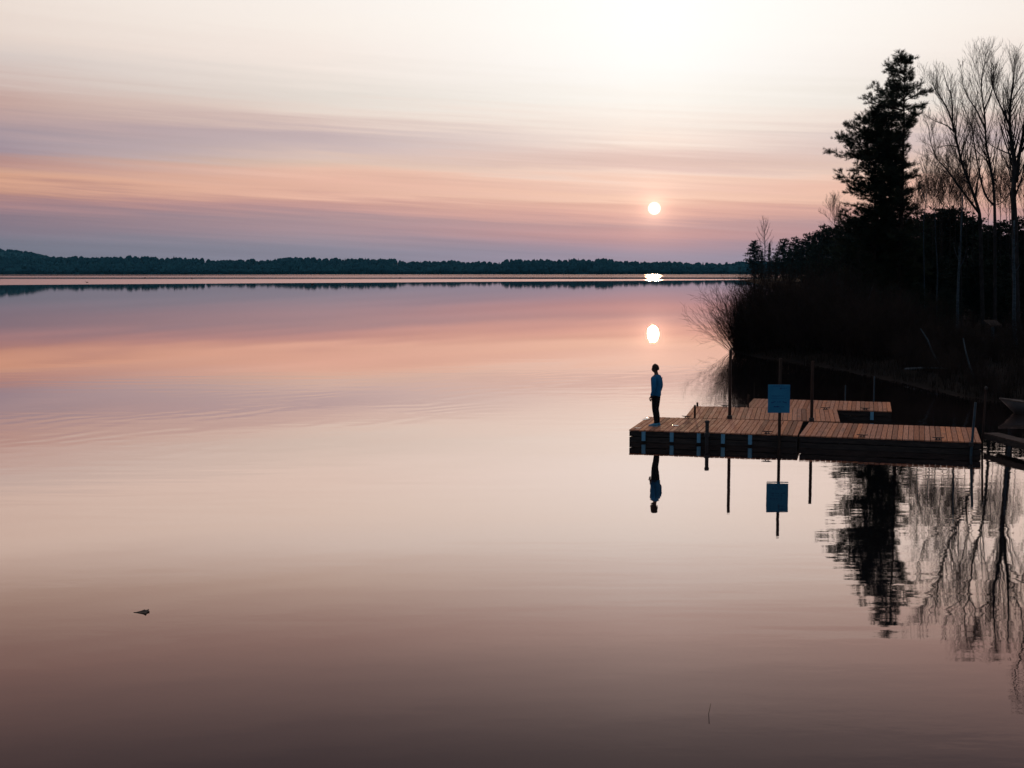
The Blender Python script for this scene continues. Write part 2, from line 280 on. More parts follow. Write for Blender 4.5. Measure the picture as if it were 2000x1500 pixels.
# ------------------------------------------------------------------ mesh helpers
class MB:
    def __init__(s): s.v = []; s.f = []
    def add(s, verts, faces):
        k = len(s.v); s.v.extend([tuple(p) for p in verts]); s.f.extend([tuple(i + k for i in f) for f in faces])
    def box(s, c, size, rz=0.0, taper=1.0):
        cx, cy, cz = c; a, b_, h = (x / 2 for x in size); co, si = math.cos(rz), math.sin(rz)
        vs_ = []
        for z, k in ((-h, 1.0), (h, taper)):
            for x, y in ((-a, -b_), (a, -b_), (a, b_), (-a, b_)):
                vs_.append((cx + (x * co - y * si) * k, cy + (x * si + y * co) * k, cz + z))
        s.add(vs_, [(3, 2, 1, 0), (4, 5, 6, 7), (0, 1, 5, 4), (1, 2, 6, 5), (2, 3, 7, 6), (3, 0, 4, 7)])
    def tube(s, pts, rad, n=6, cap=True):
        pts = [Vector(p) for p in pts]; k = len(s.v); m_ = len(pts)
        up = Vector((0.31, 0.22, 0.92)); prev = None
        for i, p in enumerate(pts):
            d = (pts[min(i + 1, m_ - 1)] - pts[max(i - 1, 0)])
            if d.length < 1e-9: d = Vector((0, 0, 1))
            d.normalize()
            a = d.cross(Vector((1, 0, 0)) if abs(d.x) < 0.8 else Vector((0, 1, 0))) if prev is None else (prev - d * prev.dot(d))
            a.normalize(); prev = a; b_ = d.cross(a)
            for j in range(n):
                th = 2 * math.pi * j / n
                s.v.append(tuple(p + (a * math.cos(th) + b_ * math.sin(th)) * rad[i]))
        for i in range(m_ - 1):
            for j in range(n):
                s.f.append((k + i * n + j, k + i * n + (j + 1) % n, k + (i + 1) * n + (j + 1) % n, k + (i + 1) * n + j))
        if cap:
            s.f.append(tuple(k + j for j in reversed(range(n)))); s.f.append(tuple(k + (m_ - 1) * n + j for j in range(n)))
    def lathe(s, prof, n=12, c=(0, 0, 0)):
        k = len(s.v)
        for r, z in prof:
            for j in range(n):
                th = 2 * math.pi * j / n; s.v.append((c[0] + r * math.cos(th), c[1] + r * math.sin(th), c[2] + z))
        for i in range(len(prof) - 1):
            for j in range(n):
                s.f.append((k + i * n + j, k + i * n + (j + 1) % n, k + (i + 1) * n + (j + 1) % n, k + (i + 1) * n + j))
        s.f.append(tuple(k + j for j in reversed(range(n)))); s.f.append(tuple(k + (len(prof) - 1) * n + j for j in range(n)))
    def ellip(s, c, r, nu=12, nv=8):
        k = len(s.v)
        for i in range(nv + 1):
            ph = math.pi * i / nv
            for j in range(nu):
                th = 2 * math.pi * j / nu
                s.v.append((c[0] + r[0] * math.sin(ph) * math.cos(th), c[1] + r[1] * math.sin(ph) * math.sin(th), c[2] + r[2] * math.cos(ph)))
        for i in range(nv):
            for j in range(nu):
                s.f.append((k + i * nu + j, k + (i + 1) * nu + j, k + (i + 1) * nu + (j + 1) % nu, k + i * nu + (j + 1) % nu))
    def mesh(s, name, material, smooth=False):
        me = bpy.data.meshes.new(name); me.from_pydata(s.v, [], s.f)
        if smooth: me.polygons.foreach_set('use_smooth', [True] * len(me.polygons))
        me.materials.append(material); me.update(); return me
    def build(s, name, material, parent=None, smooth=False):
        return link(name, s.mesh(name, material, smooth), parent)
def link(name, me, parent=None, loc=None, rz=None):
    o = bpy.data.objects.new(name, me); COL.objects.link(o)
    if parent is not None: o.parent = parent
    if loc is not None: o.location = loc
    if rz is not None: o.rotation_euler = (0, 0, rz)
    return o
def tag(o, label=None, cat=None, group=None, kind=None):
    if label: o['label'] = label
    if cat: o['category'] = cat
    if group: o['group'] = group
    if kind: o['kind'] = kind
    return o
def thing(name, label, cat, loc=(0, 0, 0), rz=0.0, group=None):
    o = link(name, None, None, loc, rz); o.empty_display_size = 0.3
    return tag(o, label, cat, group)
def bevel(me, w=0.004, seg=1):
    bm = bmesh.new(); bm.from_mesh(me)
    bmesh.ops.bevel(bm, geom=list(bm.edges), offset=w, segments=seg, affect='EDGES', profile=0.5)
    bm.to_mesh(me); bm.free(); return me

# ------------------------------------------------------------------ water and land
wm = MB(); wm.add([(-9000, -3000, 0), (9000, -3000, 0), (9000, 9000, 0), (-9000, 9000, 0)], [(0, 1, 2, 3)])
tag(wm.build('water', M['water']), kind='structure')

SHORE = [(-120, 60), (0, 15.5), (24, 14.6), (30, 17.0), (36, 19.2), (44, 19.6), (50, 17.6), (58, 17.0), (66, 16.0), (70, 14.9), (73, 14.1), (76, 13.6), (79, 13.6), (83, 14.4), (90, 16.5), (100, 20), (140, 32), (200, 49),
         (290, 66), (370, 76), (480, 92), (600, 112), (680, 122), (720, 140), (780, 240), (850, 520)]
sd = np.array([p[0] for p in SHORE]); sx = np.array([p[1] for p in SHORE])
OFF = np.array([-2.5, -0.6, 0.0, 0.6, 2, 5, 10, 20, 40, 80, 160, 400, 1200.0])
OFZ = np.array([-0.7, -0.15, 0.03, 0.22, 0.45, 0.75, 1.0, 1.5, 2.2, 3.5, 5, 9, 16.0])
def shore_x(y): return float(np.interp(y, sd, sx))
def ground_z(x, y):
    return float(np.interp(x - shore_x(y), OFF, OFZ)) + 0.06 * math.sin(x * 0.9 + y * 0.4) * math.sin(y * 0.7 - x * 0.3) * (1 if x - shore_x(y) > 1.5 else 0)
ys = np.concatenate([np.arange(-120, 30, 10), np.arange(30, 110, 1.5), np.arange(110, 250, 8), np.arange(250, 851, 20)])
cols = np.concatenate([[-2.5, -0.6, 0, 0.6], np.arange(1.2, 12, 1.2), np.arange(13, 40, 3.0), [50, 65, 80, 120, 160, 280, 400, 800, 1200]])
gm = MB(); vv = []
for y in ys:
    for c_ in cols:
        j = (rng.random() - 0.5)
        x = shore_x(y) + c_ + 0.16 * math.sin(y * 1.7) * (abs(c_) < 3)
        vv.append((x, y, ground_z(shore_x(y) + c_, y) + (j * 0.12 if c_ > 1 else j * 0.03)))
nc = len(cols)
gm.add(vv, [(i * nc + j, i * nc + j + 1, (i + 1) * nc + j + 1, (i + 1) * nc + j) for i in range(len(ys) - 1) for j in range(nc - 1)])
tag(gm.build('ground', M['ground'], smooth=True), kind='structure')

# far shore
def far_d(x): return 2500 - 0.33 * x
def far_z(x, off):
    amp_ = np.interp(x, [-2500, -1100, -500, 300, 1500], [40, 31, 21, 13, 12])
    return 0.3 + amp_ * (1 - math.exp(-max(off, 0) / 130.0)) + 1.5 * math.sin(x * 0.011) * min(1, max(off, 0) / 80)
fm = MB(); vv = []; xs_ = np.arange(-4000, 4001, 50.0); offs = [-8, 0, 10, 30, 70, 140, 260, 500, 1100, 2500]
for x in xs_:
    for of in offs:
        vv.append((x, far_d(x) + of, far_z(x, of) if of >= 0 else -1.0))
k = len(offs)
fm.add(vv, [(i * k + j, (i + 1) * k + j, (i + 1) * k + j + 1, i * k + j + 1) for i in range(len(xs_) - 1) for j in range(k - 1)])
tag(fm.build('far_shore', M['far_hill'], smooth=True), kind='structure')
hm = MB(); vv = []; hx = np.arange(-5000, 4001, 22.0); hy = np.arange(3900, 5300, 60.0)
for x in hx:
    for y in hy:
        q_ = (y - 4500) / 420.0
        z = 22 + 50 * math.exp(-((x + 1900) / 300.0) ** 4 - q_ * q_) + 40 * math.exp(-((x + 3000) / 800.0) ** 2 - q_ * q_) + 23 * math.exp(-((x + 760) / 75.0) ** 2 - q_ * q_) + 6 * math.exp(-((x + 560) / 110.0) ** 2 - q_ * q_)
        vv.append((x, y, z + (rng.random() ** 3 * 6 if True else 0)))
k = len(hy)
hm.add(vv, [(i * k + j, (i + 1) * k + j, (i + 1) * k + j + 1, i * k + j + 1) for i in range(len(hx) - 1) for j in range(k - 1)])
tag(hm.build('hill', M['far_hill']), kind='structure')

# the wood on the far shore: thousands of small crowns that read as one belt
ff = MB(); R1 = random.Random(3)
def far_tree(x, y, z, h, w, conif):
    prof = [(0.55, 0.05), (1.0, 0.28), (0.72, 0.55), (0.34, 0.8)] if conif else [(0.5, 0.12), (1.0, 0.42), (0.95, 0.68), (0.55, 0.9)]
    n = 6; k = len(ff.v)
    for r, zz in prof:
        for j in range(n):
            th = 2 * math.pi * (j + R1.random() * 0.5) / n; rr = r * w * (0.75 + 0.5 * R1.random())
            ff.v.append((x + rr * math.cos(th), y + rr * math.sin(th), z + h * zz * (0.95 + 0.1 * R1.random())))
    ff.v.append((x, y, z + h))
    for i in range(len(prof) - 1):
        for j in range(n):
            ff.f.append((k + i * n + j, k + i * n + (j + 1) % n, k + (i + 1) * n + (j + 1) % n, k + (i + 1) * n + j))
    for j in range(n):
        ff.f.append((k + 3 * n + j, k + 3 * n + (j + 1) % n, k + 4 * n))
x = -2600.0
while x < 2200:
    x += R1.uniform(2.2, 4.4)
    for of in (2, 14, 30, 55, 95, 150, 230):
        if R1.random() < 0.30: continue
        o_ = of + R1.uniform(-6, 6) * (of > 5)
        c_ = R1.random() < 0.16
        h = R1.uniform(12.5, 17.0) * (1 + 0.12 * math.sin(x * 0.013) + 0.09 * math.sin(x * 0.041 + 1) + 0.07 * math.sin(x * 0.097 + 2)) * (0.75 if of < 5 else 1.0) * (1.15 if (c_ and R1.random() < 0.15) else 1)
        far_tree(x + R1.uniform(-3, 3), far_d(x) + o_, far_z(x, o_) - 0.5, h, R1.uniform(2.2, 3.4) if c_ else R1.uniform(4.0, 6.5), c_)
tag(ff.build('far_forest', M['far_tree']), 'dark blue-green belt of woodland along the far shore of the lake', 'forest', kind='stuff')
hr = MB(); ff_keep = ff; ff = hr
for i in range(2600):
    x = R1.uniform(-3200, -300)
    y = R1.uniform(4250, 4560); q_ = (y - 4500) / 420.0
    z = 22 + 50 * math.exp(-((x + 1900) / 300.0) ** 4 - q_ * q_) + 40 * math.exp(-((x + 3000) / 800.0) ** 2 - q_ * q_) + 23 * math.exp(-((x + 760) / 75.0) ** 2 - q_ * q_) + 6 * math.exp(-((x + 560) / 110.0) ** 2 - q_ * q_)
    if z < 34: continue
    far_tree(x, y, z - 4, R1.uniform(8, 15), R1.uniform(4, 7), R1.random() < 0.4)
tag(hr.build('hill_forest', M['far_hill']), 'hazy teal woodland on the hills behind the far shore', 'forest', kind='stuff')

# ------------------------------------------------------------------ trees
def rdir(rnd, d, ang):
    d = d.normalized(); a = d.orthogonal().normalized(); b_ = d.cross(a); th = rnd.uniform(0, 2 * math.pi)
    return (d * math.cos(ang) + (a * math.cos(th) + b_ * math.sin(th)) * math.sin(ang)).normalized()
def grow(wood, twig, rnd, p, d, L, r, lev, maxlev, up=0.25, wander=0.22, seg=5, spread=(22, 48), dens=1.0):
    pts = [p.copy()]; rad = [r]; q = p.copy(); dd = d.normalized()
    for i in range(seg):
        dd = (dd + Vector((rnd.gauss(0, wander), rnd.gauss(0, wander), rnd.gauss(0, wander) + up)) * 0.45).normalized()
        q = q + dd * (L / seg); pts.append(q.copy()); rad.append(max(r * (1 - 0.86 * (i + 1) / seg), 0.0034))
    (wood if r > 0.022 else twig).tube(pts, rad, 6 if r > 0.06 else (4 if r > 0.02 else 3), cap=False)
    if lev >= maxlev: return
    nb = max(2, int((5.5 if lev < maxlev - 1 else 5.0) * dens + rnd.random()))
    for k in range(nb):
        f = 0.18 + 0.80 * (k + rnd.random()) / nb
        i = min(int(f * seg), seg - 1); ff_ = f * seg - i
        bp_ = pts[i].lerp(pts[i + 1], ff_); bd = (pts[i + 1] - pts[i]).normalized()
        nd = rdir(rnd, bd, R(rnd.uniform(*spread)))
        nd = (nd + Vector((0, 0, up * 0.6))).normalized()
        rr = (rad[i] * (1 - ff_) + rad[i + 1] * ff_) * rnd.uniform(0.42, 0.62)
        grow(wood, twig, rnd, bp_, nd, L * rnd.uniform(0.36, 0.58) * (1.12 - 0.5 * f), max(rr, 0.004), lev + 1, maxlev, up, wander, max(3, seg - 1), spread, dens)
def limb(wood, twig, rnd, pts, r0, r1, maxlev=2, dens=1.0, start=0.25, blen=0.34):
    """a main limb along given points, with branches sprouting from it"""
    # smooth the points
    P_ = [Vector(p) for p in pts]; fine = []
    for i in range(len(P_) - 1):
        a = P_[max(i - 1, 0)]; b_ = P_[i]; c_ = P_[i + 1]; d_ = P_[min(i + 2, len(P_) - 1)]
        for s_ in range(3):
            u = s_ / 3.0
            fine.append(0.5 * ((2 * b_) + (c_ - a) * u + (2 * a - 5 * b_ + 4 * c_ - d_) * u * u + (3 * b_ - a - 3 * c_ + d_) * u ** 3))
    fine.append(P_[-1]); n = len(fine)
    rad = [r0 + (r1 - r0) * (i / (n - 1)) ** 0.8 for i in range(n)]
    wood.tube(fine, rad, 8 if r0 > 0.1 else 6, cap=True)
    Ltot = sum((fine[i + 1] - fine[i]).length for i in range(n - 1))
    nb = int(Ltot * 2.3 * dens)
    for k in range(nb):
        f = start + (1 - start) * (k + rnd.random()) / nb
        i = min(int(f * (n - 1)), n - 2); u = f * (n - 1) - i
        p = fine[i].lerp(fine[i + 1], u); d = (fine[i + 1] - fine[i]).normalized()
        nd = rdir(rnd, d, R(rnd.uniform(24, 50)))
        nd = (nd + Vector((0, 0, 0.25))).normalized()
        L = max(0.5, min(3.2, Ltot * blen * rnd.uniform(0.5, 1.0) * (1.15 - 0.88 * f)))
        rr = (rad[i] * (1 - u) + rad[i + 1] * u) * rnd.uniform(0.28, 0.5)
        grow(wood, twig, rnd, p, nd, L, max(min(rr, 0.045), 0.008), 1, maxlev + 1, 0.3, 0.2, 5, (20, 45), 0.9)
ZP = lambda zx, zy: (1600 + zx / 4.1675, 80 + zy / 4.1675)      # reading of an enlarged crop, back to photo pixels
def bare_tree(name, label, limbs, D, seed, bark='bark_grey', base_px=None, group=None, dens=1.7):
    rnd = random.Random(seed)
    u0, v0 = ZP(*limbs[0][0][0])
    b0 = at_d(u0, v0, D)
    gx = b0.x if base_px is None else at_d(base_px, 600, D).x
    base = Vector((gx, D, ground_z(gx, D) - 0.15))
    root = thing(name, label, 'tree', base, 0.0, group)
    wood = MB(); tw = MB()
    for k, (zpts, r0, r1) in enumerate(limbs):
        pts = []
        for i, (zx, zy) in enumerate(zpts):
            u, v = ZP(zx, zy)
            dd = D + (0 if k == 0 else (rnd.uniform(-1.2, 1.2) * 1.0) * (i / max(1, len(zpts) - 1)) * 2)
            pts.append(at_d(u, v, dd) - base)
        if k == 0: pts = [Vector((0, 0, 0)), pts[0] * 0.5] + pts
        limb(wood, tw, rnd, pts, r0 * 0.8, r1, dens=dens, start=0.55 if k == 0 and len(zpts) < 4 else 0.3)
    wood.build('trunk', M[bark], root, smooth=True)
    tw.build('crown', M['twig'], root)
    return root
bare_tree('bare_tree', 'leafless tree leaning towards the tall pine, long slender arching limbs', [
    ([(1310, 1480), (1290, 1350), (1230, 1180), (1170, 1020), (1130, 870), (1110, 760), (1070, 620), (1020, 510), (960, 420), (920, 340)], 0.17, 0.02),
    ([(1098, 740), (1040, 690), (940, 650), (875, 610)], 0.06, 0.012),
    ([(1085, 650), (1085, 560), (1075, 440), (1045, 370), (1010, 250)], 0.07, 0.012),
    ([(1300, 1400), (1150, 1200), (1050, 1060), (960, 960), (910, 830), (890, 690)], 0.10, 0.015),
    ([(1125, 860), (1040, 850), (960, 870)], 0.05, 0.01)], 76, 11, base_px=1922)
bare_tree('bare_tree', 'leafless tree with a straight slim trunk forking high, beside the thick double trunk', [
    ([(1430, 1480), (1420, 1200), (1390, 1000), (1360, 850), (1350, 640), (1330, 480), (1320, 340), (1335, 230), (1360, 160)], 0.15, 0.015),
    ([(1352, 720), (1290, 580), (1220, 470), (1170, 350), (1150, 190)], 0.075, 0.012),
    ([(1345, 560), (1400, 420), (1420, 290), (1410, 150)], 0.05, 0.01),
    ([(1425, 1340), (1350, 1250), (1300, 1050), (1260, 830), (1235, 680), (1160, 500)], 0.085, 0.012),
    ([(1415, 1180), (1380, 1000), (1330, 960), (1260, 970)], 0.045, 0.01)], 74, 12, base_px=1945)
bare_tree('bare_tree', 'tallest leafless tree with a thick double trunk and a broad twiggy top', [
    ([(1590, 1480), (1580, 1250), (1590, 1000), (1570, 860), (1550, 650), (1560, 480), (1580, 320), (1585, 220)], 0.30, 0.02),
    ([(1552, 700), (1500, 580), (1440, 450), (1410, 350), (1400, 220)], 0.08, 0.012),
    ([(1600, 1150), (1625, 950), (1655, 780), (1680, 560), (1690, 330), (1700, 180)], 0.16, 0.02),
    ([(1575, 930), (1480, 890), (1400, 850), (1365, 810)], 0.06, 0.012),
    ([(1585, 1180), (1540, 1250), (1480, 1320), (1400, 1340)], 0.04, 0.015),
    ([(1660, 760), (1740, 620), (1800, 420), (1830, 200)], 0.10, 0.015),
    ([(1640, 900), (1760, 760), (1880, 600), (1930, 420)], 0.10, 0.015)], 70, 13, base_px=1988)
bare_tree('bare_tree', 'thin leafless sapling standing in the gap right of the tall pine', [
    ([(1150, 1480), (1155, 1250), (1160, 1120), (1130, 1000), (1090, 900)], 0.06, 0.01), ([(1158, 1180), (1190, 1050), (1230, 930)], 0.03, 0.008)], 80, 14, base_px=1880)
bare_tree('bare_tree', 'thin leafless sapling touching the right flank of the tall pine', [
    ([(850, 1500), (870, 1300), (880, 1150), (860, 1020)], 0.05, 0.01), ([(868, 1320), (830, 1200), (790, 1120)], 0.03, 0.008)], 79, 15, base_px=1808, bark='birch')
bare_tree('bare_tree', 'bushy leafless sapling between the tall pine and the leaning tree', [
    ([(1000, 1480), (1010, 1300), (1000, 1150), (960, 1000)], 0.06, 0.01), ([(1005, 1250), (1040, 1120), (1060, 1000)], 0.035, 0.008), ([(1000, 1330), (940, 1200), (900, 1080)], 0.035, 0.008)], 84, 16, base_px=1842, dens=1.3)
bare_tree('bare_tree', 'pale leafless tree standing behind the left foot of the tall pine', [
    ([(130, 1600), (125, 1450), (110, 1380), (115, 1290)], 0.05, 0.01), ([(125, 1480), (150, 1400), (170, 1330)], 0.03, 0.008), ([(125, 1500), (60, 1430), (20, 1400)], 0.03, 0.008)], 120, 17, base_px=1640)

SAP = 'slender leafless sapling in the thicket between the tall pine and the double trunk'
R5 = random.Random(77)
for n_, (u_, vt_, D_) in enumerate([(1822, 330, 86), (1836, 352, 88), (1856, 318, 83), (1866, 345, 90), (1888, 330, 86), (1900, 352, 82), (1930, 335, 85), (1954, 322, 82), (1966, 350, 88), (1972, 300, 80), (2000, 330, 84), (1790, 372, 88)]):
    lo_ = R5.uniform(-8, 8)
    pts_ = [((u_ - 1600) * 4.1675, (440 - 80) * 4.1675), ((u_ + lo_ * 0.4 - 1600) * 4.1675, ((440 + vt_) / 2 - 80) * 4.1675), ((u_ + lo_ - 1600) * 4.1675, (vt_ - 80) * 4.1675)]
    mid_ = pts_[1]
    bare_tree('bare_tree', SAP, [(pts_, 0.045, 0.008), ([mid_, (mid_[0] + 45, mid_[1] - 90), (mid_[0] + 75, mid_[1] - 190)], 0.025, 0.006), ([mid_, (mid_[0] - 40, mid_[1] - 80), (mid_[0] - 80, mid_[1] - 170)], 0.025, 0.006)], D_, 100 + n_, group='leafless saplings in the thicket', base_px=u_, dens=1.9)
SAP2 = 'thin leafless sapling poking up among the shrubs at the water edge'
for n_, (u_, vt_, D_) in enumerate([(1478, 528, 79), (1497, 540, 77), (1513, 520, 80), (1529, 535, 78), (1548, 512, 82), (1563, 530, 78), (1581, 515, 80), (1602, 500, 83), (1618, 525, 78), (1640, 505, 80), (1662, 520, 76), (1684, 500, 78)]):
    lo_ = R5.uniform(-9, 5)
    pts_ = [((u_ - 1600) * 4.1675, (640 - 80) * 4.1675), ((u_ + lo_ * 0.4 - 1600) * 4.1675, ((640 + vt_) / 2 - 80) * 4.1675), ((u_ + lo_ - 1600) * 4.1675, (vt_ - 80) * 4.1675)]
    mid_ = pts_[1]
    bare_tree('bare_tree', SAP2, [(pts_, 0.035, 0.008), ([mid_, (mid_[0] + 35, mid_[1] - 80), (mid_[0] + 60, mid_[1] - 160)], 0.02, 0.006), ([mid_, (mid_[0] - 40, mid_[1] - 80), (mid_[0] - 75, mid_[1] - 150)], 0.02, 0.006)], D_, 200 + n_, group='leafless saplings among the shrubs', base_px=u_, dens=1.3)
ZQ = lambda u, v: ((u - 1600) * 4.1675, (v - 80) * 4.1675)
bare_tree('bare_tree', 'nearer leafless tree by the boat whose twigs reach far down in the reflection', [
    ([ZQ(2062, 640), ZQ(2064, 480), ZQ(2060, 330), ZQ(2052, 220), ZQ(2046, 130)], 0.20, 0.02),
    ([ZQ(2063, 420), ZQ(2044, 320), ZQ(2030, 230), ZQ(2022, 160)], 0.08, 0.015), ([ZQ(2063, 460), ZQ(2090, 330), ZQ(2110, 200)], 0.08, 0.015), ([ZQ(2062, 520), ZQ(2035, 440), ZQ(2020, 380)], 0.05, 0.012)], 52, 19, base_px=2058)

# slim birch on the distant point
ZQ = lambda u, v: ((u - 1600) * 4.1675, (v - 80) * 4.1675)
bare_tree('birch_tree', 'slender leafless birch rising above the conifers on the distant point', [
    ([ZQ(1494, 540), ZQ(1494, 490), ZQ(1493, 462), ZQ(1492, 444), ZQ(1491, 432)], 0.20, 0.03)] +
    [([ZQ(1494, v0), ZQ(1494 + dx_ * 0.6, v0 - 9), ZQ(1494 + dx_, v0 - 22)], 0.07, 0.02) for (v0, dx_) in ((494, 14), (490, -12), (484, 17), (478, -17), (472, 13), (466, -14), (460, 9), (455, -9), (450, 6))], 330, 18, bark='birch', dens=0.9)

# pale birch trunks in the dark undergrowth
def birch(u, vb, vt, D, r, lean, label, seed):
    rnd = random.Random(seed)
    p = at_d(u, vb, D); base = Vector((p.x, D, ground_z(p.x, D) - 0.1)); top = at_d(u + lean, vt, D) - base
    root = thing('birch_tree', label, 'tree', base)
    wood = MB(); tw = MB()
    pts = [Vector((0, 0, 0))] + [top * f + Vector((rnd.uniform(-.12, .12), rnd.uniform(-.1, .1), 0)) for f in (0.25, 0.5, 0.75)] + [top]
    limb(wood, tw, rnd, pts, r, r * 0.35, maxlev=1, dens=0.9, start=0.5, blen=0.26)
    wood.build('trunk', M['birch'], root, smooth=True); tw.build('crown', M['twig'], root)
birch(1985, 680, 430, 64, 0.13, -4, 'pale birch trunk in front of the thick double trunk', 31)
birch(1872, 640, 380, 70, 0.10, 8, 'pale birch trunk standing behind the bench on the bank', 32)
birch(1832, 600, 400, 76, 0.06, -6, 'thin pale birch with a faint crooked stem in the undergrowth', 33)
birch(1652, 650, 560, 72, 0.06, 52, 'pale birch stem leaning steeply over the shrubs', 34)

# tall pines -------------------------------------------------------
def pine(name, label, u, vtop, D, prof, seed, r0, tufts=1.0, z0=4.0, nb=(5, 8)):
    rnd = random.Random(seed)
    top = at_d(u, vtop, D); base = Vector((top.x, D, ground_z(top.x, D) - 0.2)); H = top.z - base.z
    root = thing(name, label, 'tree', base)
    wood = MB(); nd = MB()
    tp = [Vector((rnd.uniform(-.06, .06) * (0 < i < 8), rnd.uniform(-.06, .06) * (0 < i < 8), H * i / 8)) for i in range(9)]
    wood.tube(tp, [r0 * (1 - 0.93 * i / 8) for i in range(9)], 9)
    pz_ = [p[0] for p in prof]; pl = [p[1] for p in prof]; pr = [p[2] for p in prof]
    def tuft(p, d, s):
        n = rnd.randint(15, 20)
        for k in range(n):
            dd = rdir(rnd, d, R(rnd.uniform(10, 62))); dd.z += 0.18; L = s * rnd.uniform(0.8, 1.45)
            w = dd.orthogonal().normalized() * 0.0095
            k0 = len(nd.v); e = p + dd * L
            nd.v.extend([tuple(p - w), tuple(p + w), tuple(e + w * 0.6), tuple(e - w * 0.6)]); nd.f.append((k0, k0 + 1, k0 + 2, k0 + 3))
    z = z0
    while z < H + base.z - 0.25:
        zz = z - base.z
        zf = (z - z0) / (H + base.z - z0)
        for k in range(rnd.randint(*nb)):
            th = rnd.uniform(0, 2 * math.pi); cx = math.cos(th)
            Lr = np.interp(z, pz_, pr); Ll = np.interp(z, pz_, pl)
            L = (Lr if cx > 0 else Ll) * abs(cx) + (Lr + Ll) / 2 * (1 - abs(cx))
            L = float(L) * rnd.choice((0.5, 0.75, 0.95, 1.0, 1.12)) * rnd.uniform(0.9, 1.08)
            if L < 0.2: continue
            pitch = R(rnd.uniform(-8, 22) + 48 * zf ** 4)
            d = Vector((cx * math.cos(pitch), math.sin(th) * math.cos(pitch), math.sin(pitch)))
            p0 = Vector((0, 0, zz)); pts = [p0]; q = p0.copy(); nseg = 5
            for i in range(nseg):
                d = (d + Vector((rnd.gauss(0, .13), rnd.gauss(0, .13), rnd.gauss(0, .08) + 0.05))).normalized()
                q = q + d * (L / nseg); pts.append(q.copy())
            rb = 0.012 + 0.013 * L
            wood.tube(pts, [rb * (1 - 0.85 * i / nseg) for i in range(nseg + 1)], 4, cap=False)
            for i in range(1, nseg + 1):
                f = i / nseg
                if f < 0.30 and L > 1.2 and rnd.random() < 0.6: continue
                for j in range(int((2 + 2.4 * L) * tufts * rnd.uniform(0.5, 1.2)) // 2 + 1):
                    sd_ = rdir(rnd, (pts[i] - pts[i - 1]).normalized(), R(rnd.uniform(25, 80))); sd_.z = sd_.z * 0.35 + 0.12
                    l2 = rnd.uniform(0.18, 0.55) * (0.6 + 0.3 * L)
                    b0 = pts[i - 1].lerp(pts[i], rnd.random()); b1 = b0 + sd_ * l2
                    wood.tube([b0, b1], [0.009, 0.004], 3, cap=False)
                    for g in range(max(1, int(l2 / 0.17))):
                        tuft(b0.lerp(b1, 1 - g * 0.28), sd_, rnd.uniform(0.13, 0.20))
            tuft(pts[-1], d, 0.2)
        z += rnd.uniform(0.40, 0.66)
    for k in range(10): tuft(Vector((0, 0, H - 0.09 * k)), Vector((0, 0, 1)), 0.2)
    wood.build('trunk', M['bark_dark'], root, smooth=True)
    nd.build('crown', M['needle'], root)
    return root
pine('pine_tree', 'tallest dark pine on the bank with an open ragged crown', 1768, 118, 82,
     [(2, 1.2, 1.2), (7, 2.0, 1.5), (8.5, 1.9, 1.3), (9.5, 1.9, 1.1), (10.5, 1.9, 0.8), (11.5, 1.9, 0.6), (13, 1.9, 0.6), (13.8, 2.0, 1.1), (14.6, 2.5, 1.6), (15.2, 2.6, 1.75), (15.8, 1.7, 1.6), (16.3, 2.0, 1.0), (16.9, 1.5, 0.9), (17.5, 1.0, 0.7), (18.3, 0.25, 0.2)], 41, 0.20, 1.55)
pine('pine_tree', 'broad dark pine leaning its branches out over the lake, beside the tallest pine', 1714, 215, 83,
     [(2, 1.5, 1.0), (7, 2.6, 1.5), (8, 2.2, 1.5), (9, 2.1, 1.5), (10, 2.3, 1.5), (11, 2.8, 1.5), (11.7, 3.2, 1.6), (12.5, 2.5, 1.6), (13.3, 1.9, 1.5), (14.0, 1.4, 1.2), (14.7, 0.9, 0.8), (15.4, 0.2, 0.2)], 42, 0.17, 1.75, nb=(7, 9))
pine('pine_tree', 'slim dark pine squeezed between the two larger pines', 1744, 170, 84.5,
     [(2, 1.0, 1.0), (8, 1.5, 1.2), (11, 1.6, 0.9), (14, 1.4, 0.8), (16, 0.8, 0.6), (17, 0.2, 0.2)], 43, 0.16, 1.05)

